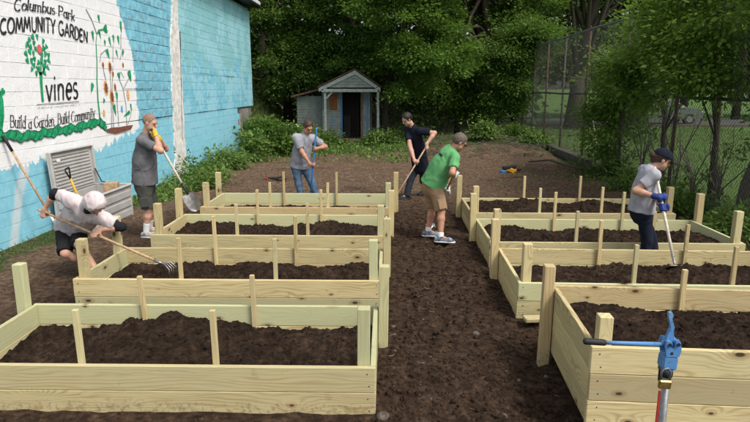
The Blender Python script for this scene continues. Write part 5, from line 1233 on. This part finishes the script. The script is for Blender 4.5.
def snet(vol, lo, h):
    s = vol < 0; N = vol.shape
    c = [s[i:N[0] - 1 + i, j:N[1] - 1 + j, k:N[2] - 1 + k] for i in (0, 1) for j in (0, 1) for k in (0, 1)]
    any_ = np.logical_or.reduce(c); all_ = np.logical_and.reduce(c); act = any_ & ~all_
    I = np.argwhere(act); idx = np.full(act.shape, -1, np.int64); idx[tuple(I.T)] = np.arange(len(I))
    offs = [(i, j, k) for i in (0, 1) for j in (0, 1) for k in (0, 1)]
    val = {o: vol[I[:, 0] + o[0], I[:, 1] + o[1], I[:, 2] + o[2]] for o in offs}
    acc = np.zeros((len(I), 3)); cnt = np.zeros(len(I))
    for o in offs:
        for a in range(3):
            if o[a] == 0:
                o2 = list(o); o2[a] = 1; o2 = tuple(o2); va, vb = val[o], val[o2]; m = (va < 0) != (vb < 0)
                t_ = np.where(m, va / np.where(m, va - vb, 1), 0); P = np.tile(np.array(o, float), (len(I), 1)); P[:, a] = t_
                acc += P * m[:, None]; cnt += m
    V = lo + h * (I + acc / cnt[:, None]); Q = []
    for a in range(3):
        b, c_ = (a + 1) % 3, (a + 2) % 3
        sl0 = [slice(None)] * 3; sl1 = [slice(None)] * 3; sl0[a] = slice(0, N[a] - 1); sl1[a] = slice(1, N[a])
        e = np.argwhere(s[tuple(sl0)] != s[tuple(sl1)]); e = e[(e[:, b] > 0) & (e[:, c_] > 0) & (e[:, b] < N[b] - 1) & (e[:, c_] < N[c_] - 1)]
        ins = s[tuple(e.T)]
        def cell(db, dc): q = e.copy(); q[:, b] += db; q[:, c_] += dc; return idx[tuple(q.T)]
        q = np.stack([cell(-1, -1), cell(0, -1), cell(0, 0), cell(-1, 0)], 1); q[~ins] = q[~ins][:, ::-1]; Q.append(q)
    return V, np.concatenate(Q)
def vnorm(V, Q):
    fn = np.cross(V[Q[:, 2]] - V[Q[:, 0]], V[Q[:, 3]] - V[Q[:, 1]]); n = np.zeros_like(V)
    for k in range(4): np.add.at(n, Q[:, k], fn)
    return n / (np.linalg.norm(n, axis=1)[:, None] + 1e-9)
def ik(a, b, l1, l2, pole):
    d = b - a; D = np.linalg.norm(d)
    if D > (l1 + l2) * .995: k = D / ((l1 + l2) * .995); l1 *= k; l2 *= k
    u = d / D; x = (l1 * l1 - l2 * l2 + D * D) / (2 * D); hh = math.sqrt(max(0, l1 * l1 - x * x)); p = np.asarray(pole, float); p = unit(p - u * (p @ u))
    return a + u * x + p * hh
def hand_prims(H, axis, f, n, side, infl=0.0):
    """a hand closed on a handle: H on its axis, f the forearm way, n from handle to palm"""
    r = []; f, n, axis = unit(f), unit(n), unit(axis)
    pc = H + n * .034
    r.append(('cone', pc - f * .045, pc + f * .030, .030 + infl, .036 + infl, .02, (n, 1.9), ()))
    for j, L in zip((-.033, -.011, .011, .033), (1.0, 1.1, 1.05, .85)):
        c = H + axis * j; pts = []
        for t_ in (20, 75, 130, 190, 235):
            a = math.radians(t_ * (.9 + .1 * L)); pts.append(c + .0300 * (math.cos(a) * n + math.sin(a) * f) * (1.08 if t_ < 30 else 1))
        pts[0] = c + n * .036 + f * .036
        for q, (p1, p2) in enumerate(zip(pts[:-1], pts[1:])): r.append(('cone', p1, p2, .0098 - .0006 * q + infl, .0094 - .0006 * q + infl, .006, None, ()))
    tb = pc - f * .025 + axis * side * .035
    tpts = [tb, H + axis * side * .050 - f * .012 + n * .016, H + axis * side * .042 - f * .026 - n * .014, H + axis * side * .025 - f * .010 - n * .032]
    for q, (p1, p2) in enumerate(zip(tpts[:-1], tpts[1:])): r.append(('cone', p1, p2, .0125 - .001 * q + infl, .0115 - .001 * q + infl, .008, None, ()))
    return r, pc - f * .055
def put(fl, pr):
    for p in pr:
        if p[0] == 'cone': fl.cone(*p[1:])
def person(label, pel, neck, head, face, facing, hands, feet, kn, sk, H=1.75, bulk=1.0, h=.009, top='tee', bottom='shorts', cols=None, hair=None, hat=None, gloves=None, socks=None, shoe=None, sole=None, sho=(.0, .0), wr=.0095, seed=1, hip_w=1.0, sleeve=.62, hem=.10, straight=True, glasses=False, print_=None):
    s = H / 1.75; pel, neck, head = [np.asarray(p, float) for p in (pel, neck, head)]; facing = unit(np.append(np.asarray(facing[:2], float), 0)); face = unit(face)
    gzf = min(f[0][2] for f in feet)
    root = empty('person', (pel[0], pel[1], gzf - .08), label, 'person', 'people working in the garden')
    sp = unit(neck - pel); fr = unit(facing - sp * (facing @ sp)); rt = np.cross(fr, sp); rth = np.cross(facing, np.array([0, 0, 1.]))
    S = [neck - sp * .05 * s + q * rt * .175 * s * (1 if bulk < 1.1 else 1.06) + fr * o for q, o in ((1, sho[0]), (-1, sho[1]))]   # right, left
    hp_ = [pel - sp * .05 + q * rth * .088 * s * hip_w for q in (1, -1)]
    body = Fld(h); arm = []; gl = []
    for q in (0, 1):
        Hd, axis, pole = hands[q][:3]; Hd = np.asarray(Hd, float); side = hands[q][3] if len(hands[q]) > 3 else 1
        l1, l2 = .295 * s, .255 * s; f = unit(Hd - S[q])
        for _ in range(3):
            fa = unit(f - unit(axis) * (f @ unit(axis)) * .85); n_ = np.cross(unit(axis), fa); n_ = unit(n_)
            ref = np.asarray(hands[q][4], float) if len(hands[q]) > 4 else np.array([0, 0, 1.]) + .6 * rt * (1 if q == 0 else -1)
            if n_ @ ref < 0: n_ = -n_
            pr, W = hand_prims(Hd, axis, fa, n_, side); E = ik(S[q], W, l1, l2, pole); f = unit(W - E)
        put(body, pr); arm.append((S[q], E, W)); gl.append((Hd, axis, fa, n_, side, W, E))
        body.cone(S[q], E, .050 * s * bulk, .041 * s, .03).cone(E, E + (W - E) * .35, .042 * s, .043 * s, .025).cone(E + (W - E) * .35, W, .043 * s, .026 * s, .02).cone(W, W + f * .03, .026 * s, .026 * s, .02)
    legs = []
    for q in (0, 1):
        an = np.asarray(feet[q][0], float); lk_ = .845 * s; kf = min(1.0, np.linalg.norm(an - hp_[q]) * 1.010 / lk_) if straight else 1.0; K = ik(hp_[q], an, .43 * s * kf, .415 * s * kf, kn[q]); legs.append((hp_[q], K, an)); td = unit(np.append(np.asarray(feet[q][1], float), 0))
        body.cone(hp_[q], K, .080 * s * bulk, .053 * s, .04).cone(K, K + (an - K) * .3, .052 * s, .055 * s, .03).cone(K + (an - K) * .3, an, .055 * s, .034 * s, .02).cone(an, an + td * .11 - (0, 0, .045), .034, .026, .02)
        if legs[q][2][2]: pass
    mid = pel + (neck - pel) * .45 - fr * .01; ch = pel + (neck - pel) * .74
    wf = (fr, 1.42 / (bulk ** .6)); b0 = bulk * s
    body.cone(pel, mid, .148 * b0, .132 * b0, .05, wf).cone(mid, ch, .132 * b0, .148 * s, .05, wf).cone(S[0], S[1], .052 * s, .052 * s, .05)
    # head and face
    u0 = np.array([0, 0, 1.]); hr = unit(np.cross(face, u0)); hu = np.cross(hr, face); R = np.stack([hr, face, hu], 1); k_ = s ** .5
    P = lambda a, b, c: head + (hr * a + face * b + hu * c) * k_
    body.cone(neck - sp * .02, P(0, -.02, -.05), .058 * s, .052 * s, .03)
    body.ell(P(0, -.012, .028), R, np.array([.075, .096, .090]) * k_, .02).cone(P(0, .018, -.02), P(0, .050, -.082), .060 * k_, .036 * k_, .03).cone(P(.028, .030, -.055), P(-.028, .030, -.055), .040 * k_, .040 * k_, .03)
    body.cone(P(0, .084, .018), P(0, .108, -.022), .008, .0135, .012).cone(P(-.03, .080, .030), P(.03, .080, .030), .012, .012, .015).cone(P(-.020, .078, -.052), P(.020, .078, -.052), .010, .010, .012)
    for q in (-1, 1): body.ell(P(q * .077, -.005, -.002), R, np.array([.012, .020, .033]) * k_, .008)
    bo = body.mesh('body', M[sk], root)
    for q in (-1, 1):
        m = MB(); m.ball(P(q * .031, .083, .012), (.012, .008, .008), 8, 6, R); m.build('eye', M['eye'], root, True)
    m = MB(); m.ball(P(0, .087, -.053), (.024, .006, .006), 8, 6, R); m.build('mouth', M['lips'], root, True)
    # torso garment
    C = cols['top']; sh_ = Fld(h + .001)
    hemp = pel - sp * hem; cut = ((hemp, -sp),)
    ex = .048 if top == 'hoodie' else .022
    sh_.cone(pel - sp * .10, mid, (.172 * b0 * hip_w ** .5 + ex), (.150 * b0 + ex), .06, (fr, 1.22 / (bulk ** .6)), cut).cone(mid, ch, .146 * b0 + ex, .150 * s + ex, .06, (fr, 1.34 / (bulk ** .5)), cut).cone(S[0] - sp * .01, S[1] - sp * .01, .064 * s, .064 * s, .06)
    sh_.cone(neck - sp * .07, neck - sp * .012, .075 * s, .064 * s, .05)
    for q in (0, 1):
        A_, E_, W_ = arm[q]; d = unit(E_ - A_)
        if top in ('tee', 'polo'):
            e = A_ + (E_ - A_) * sleeve; sh_.cone(A_, A_ + (E_ - A_) * (sleeve + .1), .068 * s, .066 * s, .04, None, ((e, d),))
        else:
            e = A_ + (E_ - A_) * .72; sh_.cone(A_, A_ + (E_ - A_) * .8, .092 * s, .074 * s, .06, None, ((e, d),))
            u_ = Fld(h); u_.cone(A_ + (E_ - A_) * .6, E_, .056 * s, .054 * s, .02).cone(E_, E_ + (W_ - E_) * .42, .054 * s, .046 * s, .02, None, ((E_ + (W_ - E_) * .34, unit(W_ - E_)),)); u_.mesh('sleeve', cols['under'], root, .004, 14, seed + 9)
    shirt = sh_.mesh({'tee': 't_shirt', 'polo': 'polo_shirt', 'hoodie': 'hoodie'}[top], C, root, wr, 8.5, seed)
    if top == 'polo':
        m = Fld(.006); m.cone(neck - sp * .015, neck + sp * .015, .068 * s, .064 * s, .01).mesh('collar', C, shirt)
    if top == 'hoodie':
        m = Fld(.008); m.ell(P(0, -.022, .018), R, np.array([.108, .128, .128]), .03, ((P(0, .062, 0), unit(face * .9 + hu * -.1)),)).cone(P(0, -.05, -.06), neck - sp * .03, .092, .085, .05); m.mesh('hood', C, shirt, .011, 11, seed + 3)
        m = Fld(.007); m.cone(P(-.06, .035, -.085), P(.06, .035, -.085), .040, .040, .02).mesh('collar', cols['under'], shirt)
    if glasses:
        m = MB()
        for q in (-1, 1): m.box(P(q * .033, .098, .012), (.050, .010, .034), R, ch=.004); m.box(P(q * .078, .050, .014), (.006, .10, .008), R)
        m.build('sunglasses', M['black_rubber'], root)
    if print_:
        f = Fld(.008); c0_ = ch + rt * .02 - fr * .05; cuts = tuple((c0_ + a * w_, a) for a, w_ in ((rt, .05), (-rt, .05), (sp, .035), (-sp, .015))) + ((ch - fr * .03, fr),)
        f.cone(mid, ch, .146 * b0 + ex + .006, .150 * s + ex + .006, .06, (fr, 1.34 / (bulk ** .5)), cuts); f.mesh('shirt_print', print_, shirt, wr, 8.5, seed)
    # legs garment
    lg = Fld(h + .001); wa = pel + sp * .075; cutw = ((wa, sp),)
    lg.cone(pel + sp * .10, pel - sp * .05, .150 * b0 + .010, .160 * b0 * hip_w ** .5 + .010, .05, (fr, 1.36 / (bulk ** .6)), cutw)
    for q in (0, 1):
        Hh_, K, an = legs[q]; d = unit(K - Hh_)
        if bottom == 'shorts':
            e = Hh_ + (K - Hh_) * .97; lg.cone(Hh_, K + d * .05, .100 * s * bulk, .086 * s * bulk ** .5, .035, None, ((e, d),))
        else:
            d2 = unit(an - K); lg.cone(Hh_, K, .096 * s * bulk, .070 * s, .03).cone(K, an + d2 * .06, .070 * s, .058 * s, .02, None, ((an + d2 * .035, d2),))
    lower = lg.mesh('shorts' if bottom == 'shorts' else 'jeans', cols['bottom'], root, wr * .9, 8, seed + 2)
    if bottom == 'shorts' and cols.get('pocket'):
        for q in (0, 1):
            Hh_, K, an = legs[q]; c = Hh_ + (K - Hh_) * .66; o = rth * (1 if q == 0 else -1); d = unit(K - Hh_); m = MB(); m.box(c + o * .094 * s * bulk, (.022, .13, .15), np.stack([o, np.cross(d, o), d], 1), ch=.009); m.build('pocket', cols['bottom'], lower)
    # feet
    for q in (0, 1):
        an = legs[q][2]; td = unit(np.append(np.asarray(feet[q][1], float), 0)); K = legs[q][1]; z0 = an[2] - .085
        f = Fld(.007); g0 = np.array([an[0], an[1], z0]); fl_ = ((g0 + (0, 0, .012), np.array([0, 0, -1.])),)
        f.cone(an - (0, 0, .01), g0 - td * .045 + (0, 0, .045), .047, .040, .03).cone(g0 - td * .045 + (0, 0, .04), g0 + td * .13 + (0, 0, .036), .040, .040, .03, None, fl_).cone(g0 + td * .13 + (0, 0, .036), g0 + td * .175 + (0, 0, .030), .040, .030, .02, None, fl_)
        so = f.mesh('shoe', M[shoe], root)
        f = Fld(.007); tp_ = ((g0 + (0, 0, .026), np.array([0, 0, 1.])), (g0 + (0, 0, .001), np.array([0, 0, -1.]))); f.cone(g0 - td * .05 + (0, 0, .015), g0 + td * .175 + (0, 0, .015), .044, .043, .01, None, tp_); f.mesh('sole', M[sole], so)
        if socks:
            d = unit(K - an); f = Fld(.007); f.cone(an - d * .02, an + d * socks[1], .042 * s, .049 * s, .01, None, ((an + d * socks[1] * .95, d),)); f.mesh('sock', M[socks[0]], root)
    if gloves:
        for (Hd, axis, fa, n_, side, W, E) in gl:
            pr, _ = hand_prims(Hd, axis, fa, n_, side, .0035); f = Fld(.007); put(f, pr); d = unit(E - W); f.cone(W - d * .03, W + d * .05, .034, .037, .015, None, ((W + d * .045, d),)); f.mesh('glove', M[gloves], root)
    if hair:
        f = Fld(.007); mt, kind = hair
        cf = ((P(0, .050, .052), unit(face * .8 - hu * .40)), (P(0, -.01, -.040), unit(-hu + face * .35)))
        th = .006 if kind == 'buzz' else .013
        if hat: cf = cf + ((P(0, 0, .052), hu),)
        f.ell(P(0, -.016, .034), R, (np.array([.075, .096, .090]) + th) * k_, .02, cf)
        if kind == 'bun': f.ell(P(0, -.132, .012), R, np.array([.034, .032, .036]), .02).cone(P(0, -.08, .0), P(0, -.085, -.04), .045, .035, .03)
        f.mesh('hair', M[mt], root, .006 if kind != 'buzz' else .001, 45, seed)
    if hat:
        f = Fld(.007); f.ell(P(0, -.010, .040), R, np.array([.094, .116, .100]), .02, ((P(0, 0, .040), -hu),)); cap = f.mesh('cap', hat, root)
        m = MB(); V = []
        for i in range(9):
            a = math.pi * i / 8; V.append(P(.085 * math.cos(a), .085 + .125 * math.sin(a), .044 - .018 * abs(math.cos(a)) - .016 * math.sin(a)))
        V2 = [v - hu * .008 for v in V]; m.add(V + V2, [tuple(range(9)), tuple(range(17, 8, -1))] + [(i, 9 + i, 10 + i, 1 + i) for i in range(8)] + [(8, 17, 9, 0)]); m.build('brim', hat, cap)
        m = MB(); m.box(P(0, .091, .078), (.035, .006, .028), R @ rotx(.45), ch=.002); m.build('cap_badge', M['tape'], cap)
    return root
def J(px, py, y): return aty(px, py, y)
def FT(x, y): return np.array([x, y, gh(x, y) + .085])

cl = {'pink': cloth('hoodie_cloth', (.60, .52, .53)), 'black': cloth('black_cloth', (.016, .016, .019)), 'char': cloth('charcoal_cloth', (.135, .135, .145)), 'olive': cloth('olive_cloth', (.060, .062, .055)),
      'heather': cloth('heather_cloth', (.26, .27, .31), (.34, .35, .39)), 'jean': cloth('blue_denim', (.060, .105, .175), (.12, .18, .26)), 'navy': cloth('navy_cloth', (.011, .013, .024)), 'djean': cloth('dark_denim', (.022, .027, .036)),
      'green': cloth('green_cloth', (.115, .34, .135)), 'khaki': cloth('khaki_cloth', (.29, .195, .115)), 'lheather': cloth('pale_heather_cloth', (.33, .335, .375), (.40, .40, .44)), 'njean': cloth('navy_denim', (.012, .016, .030))}
M['glove_y'] = plain('yellow_glove', (.62, .40, .03), .7, bump=.3); M['glove_w'] = plain('white_glove', (.55, .55, .53), .8, bump=.3); M['glove_b'] = plain('blue_glove', (.012, .035, .17), .7, bump=.3)
M['sock'] = plain('white_sock', (.72, .72, .72), .9); M['sneaker'] = plain('grey_sneaker', (.30, .31, .33), .7, var=.5, scale=25); M['blue_sneaker'] = plain('blue_grey_sneaker', (.16, .19, .25), .7, var=.8, scale=28); M['black_shoe'] = plain('black_shoe', (.02, .02, .02), .6)

# person in the white hood, bent over a rake
r_bot = atz(168, 266, .24); r_top = J(38, 209.5, 6.55); ax1 = unit(r_bot - r_top)
tool('fork', r_top, r_bot, 'wooden handled cultivator pulled through the soil by the hooded person', 'cultivator', M['handle_wood'])
h1 = r_top + ax1 * .10; dpx = lambda t_: r_top + (r_bot - r_top) * t_
person('person in a white hood bending over a long wooden handled cultivator', J(73, 226, 6.78), J(88, 206, 6.42), J(95, 205, 6.22), (.30, -.22, -.93), (.35, -.94), [(dpx(.06), ax1, (-.5, .3, .5)), (dpx(.46), ax1, (.7, .2, .1))],
       [(FT(-3.66, 6.74), (.1, -1)), (FT(-3.45, 6.45), (.3, -1))], [(-.1, -1, .1), (.2, -1, .1)], 'skin', 1.66, 1.0, .008, 'hoodie', 'shorts', {'top': cl['pink'], 'under': cl['black'], 'bottom': cl['black']}, None, None, None, None, 'sneaker', 'tape', sho=(.02, .02), seed=11, hem=.09, straight=False, wr=.014)
# man in charcoal shirt leaning on a shovel
s_tip = np.array([-2.99, 8.66, .37]); s_top = J(151.5, 130, 8.42); ax2 = unit(s_tip - s_top)
tool('shovel', s_top, s_tip, 'steel shovel with pale shaft propped over the bed corner', 'shovel', M['handle_pale'], .0175, roll=math.pi / 2)
person('man in charcoal t shirt and dark shorts leaning on a shovel by the wall', J(145, 181, 8.55), J(145.5, 134.5, 8.5), J(150, 123, 8.48), (.92, -.12, -.30), (1, .12), [(s_top + ax2 * .05, ax2, (.15, -.35, -1), 1, (.3, -1, .2)), (s_top + ax2 * .15, ax2, (.35, .6, -.8), 1, (.3, 1, .2))],
       [(FT(-3.72, 8.46), (1, -.25)), (FT(-3.80, 8.78), (1, .05))], [(1, -.1, 0), (1, 0, 0)], 'skin', 1.80, 1.10, .009, 'tee', 'shorts', {'top': cl['char'], 'bottom': cl['olive'], 'pocket': 1}, ('hair_buzz', 'buzz'), None, 'glove_y', ('sock', .15), 'sneaker', 'tape', seed=21, sleeve=.66, hem=.03)
# man in pale grey shirt and jeans with a blue handled tool
b_bot = np.array([*J(309, 190, 10.72)[:2], 0]); b_bot[2] = gh(b_bot[0], b_bot[1]) + .02; b_top = J(316.5, 128, 10.60); ax3 = unit(b_bot - b_top)
tool('hoe', b_top, b_bot, 'blue handled hoe held upright behind the far bed', 'hoe', M['tool_blue'], .0165)
q3 = lambda t_: b_top + (b_bot - b_top) * t_
person('man in heather grey t shirt and blue jeans working a blue handled hoe', J(300.5, 163, 10.95), J(305, 135, 10.86), J(308, 127.5, 10.80), (.50, -.62, -.52), (.55, -.84), [(q3(.45), ax3, (-.8, .1, -.4), 1, (-.5, -1, 0)), (q3(.25), ax3, (.8, -.1, -.5), 1, (.8, -1, 0))],
       [(FT(-1.72, 10.85), (.2, -1)), (FT(-1.42, 10.98), (.6, -.8))], [(.1, -1, 0), (.4, -1, 0)], 'skin_tan', 1.74, 1.02, .009, 'tee', 'jeans', {'top': cl['heather'], 'bottom': cl['jean']}, ('hair_brown', 'short'), None, None, None, 'black_shoe', 'black_shoe', seed=31, sleeve=.75, hem=.08)
# man in a dark polo pulling a rake
k_bot = np.array([*atz(391, 208)[:2], 0]); k_bot[2] = gh(k_bot[0], k_bot[1]) + .07; k_top = J(431, 139, 11.42); ax4 = unit(k_bot - k_top)
tool('rake', k_top, k_bot, 'wooden handled rake drawn over the path by the man in the dark polo', 'rake', M['handle_wood'])
q4 = lambda t_: k_top + (k_bot - k_top) * t_
person('man in dark navy polo shirt and dark jeans leaning into a rake', J(420, 164, 11.85), J(413, 127, 11.62), J(407, 119.5, 11.55), (-.72, -.42, -.50), (-.78, -.62), [(q4(.36), ax4, (-.5, .3, -.8), 1, (-.6, -.6, .5)), (q4(.12), ax4, (1, .0, .25), 1, (.3, -.8, .6))],
       [(FT(.30, 11.62), (-1, -.4)), (FT(.72, 12.15), (-.8, -.5))], [(-1, -.4, 0), (-.8, -.6, 0)], 'skin', 1.80, 1.0, .009, 'polo', 'jeans', {'top': cl['navy'], 'bottom': cl['djean']}, ('hair_dark', 'short'), None, None, None, 'black_shoe', 'black_shoe', seed=41, sleeve=.7, hem=.12)
# man in a green shirt, back to the path
g_top = J(459, 164, 8.18); g_bot = np.array([.62, 9.25, 0.0]); g_bot[2] = gh(g_bot[0], g_bot[1]) + .03; ax5 = unit(g_bot - g_top)
tool('hoe', g_top, g_bot, 'brown handled hoe held by the man in the green shirt', 'hoe', M['handle_wood'])
q5 = lambda t_: g_top + (g_bot - g_top) * t_
person('man in green t shirt and khaki shorts bending over a hoe on the path', J(434, 182, 8.48), J(451.5, 149.5, 8.42), J(459.5, 142.5, 8.40), (.80, .12, -.55), (.93, .35), [(q5(.14), ax5, (-.2, -.8, -.2), 1, (.4, -1, .4)), (q5(.40), ax5, (.0, .8, -.6), 1, (.2, 1, .5))],
       [(FT(.70, 8.20), (1, -.22)), (FT(.54, 8.50), (1, -.10))], [(1, .1, 0), (1, .2, 0)], 'skin_tan', 1.76, 1.10, .008, 'tee', 'shorts', {'top': cl['green'], 'bottom': cl['khaki'], 'pocket': 1}, ('hair_grey', 'short'), None, 'glove_w', ('sock', .06), 'blue_sneaker', 'tape', seed=51, sleeve=.7, hem=.06, glasses=True, print_=M['p_black'], sho=(.0, .08))
# woman in a navy cap hoeing
w_bot = atz(675, 266, .30); w_top = J(654.5, 167, 6.80); ax6 = unit(w_bot - w_top)
tool('hoe', w_top, w_bot, 'pale handled hoe dug into the bed by the woman in the cap', 'hoe', M['handle_pale'], .0165)
q6 = lambda t_: w_top + (w_bot - w_top) * t_
person('woman in grey t shirt, navy jeans and navy cap hoeing a bed', J(642, 207, 6.90), J(650, 168.5, 6.88), J(662, 160, 6.86), (.88, -.14, -.38), (1, -.05), [(q6(.32), ax6, (-.3, -.4, -1), 1, (.0, -1, .2)), (q6(.42), ax6, (-.1, .6, -.8), 1, (.0, 1, .2))],
       [(FT(3.02, 6.83), (1, -.05)), (FT(3.22, 6.93), (1, .05))], [(1, 0, 0), (1, .1, 0)], 'skin', 1.60, 1.0, .008, 'tee', 'jeans', {'top': cl['lheather'], 'bottom': cl['njean']}, ('hair_brown', 'bun'), cl['navy'], 'glove_b', None, 'sneaker', 'tape', seed=61, hip_w=1.1, sleeve=.62, hem=.05)
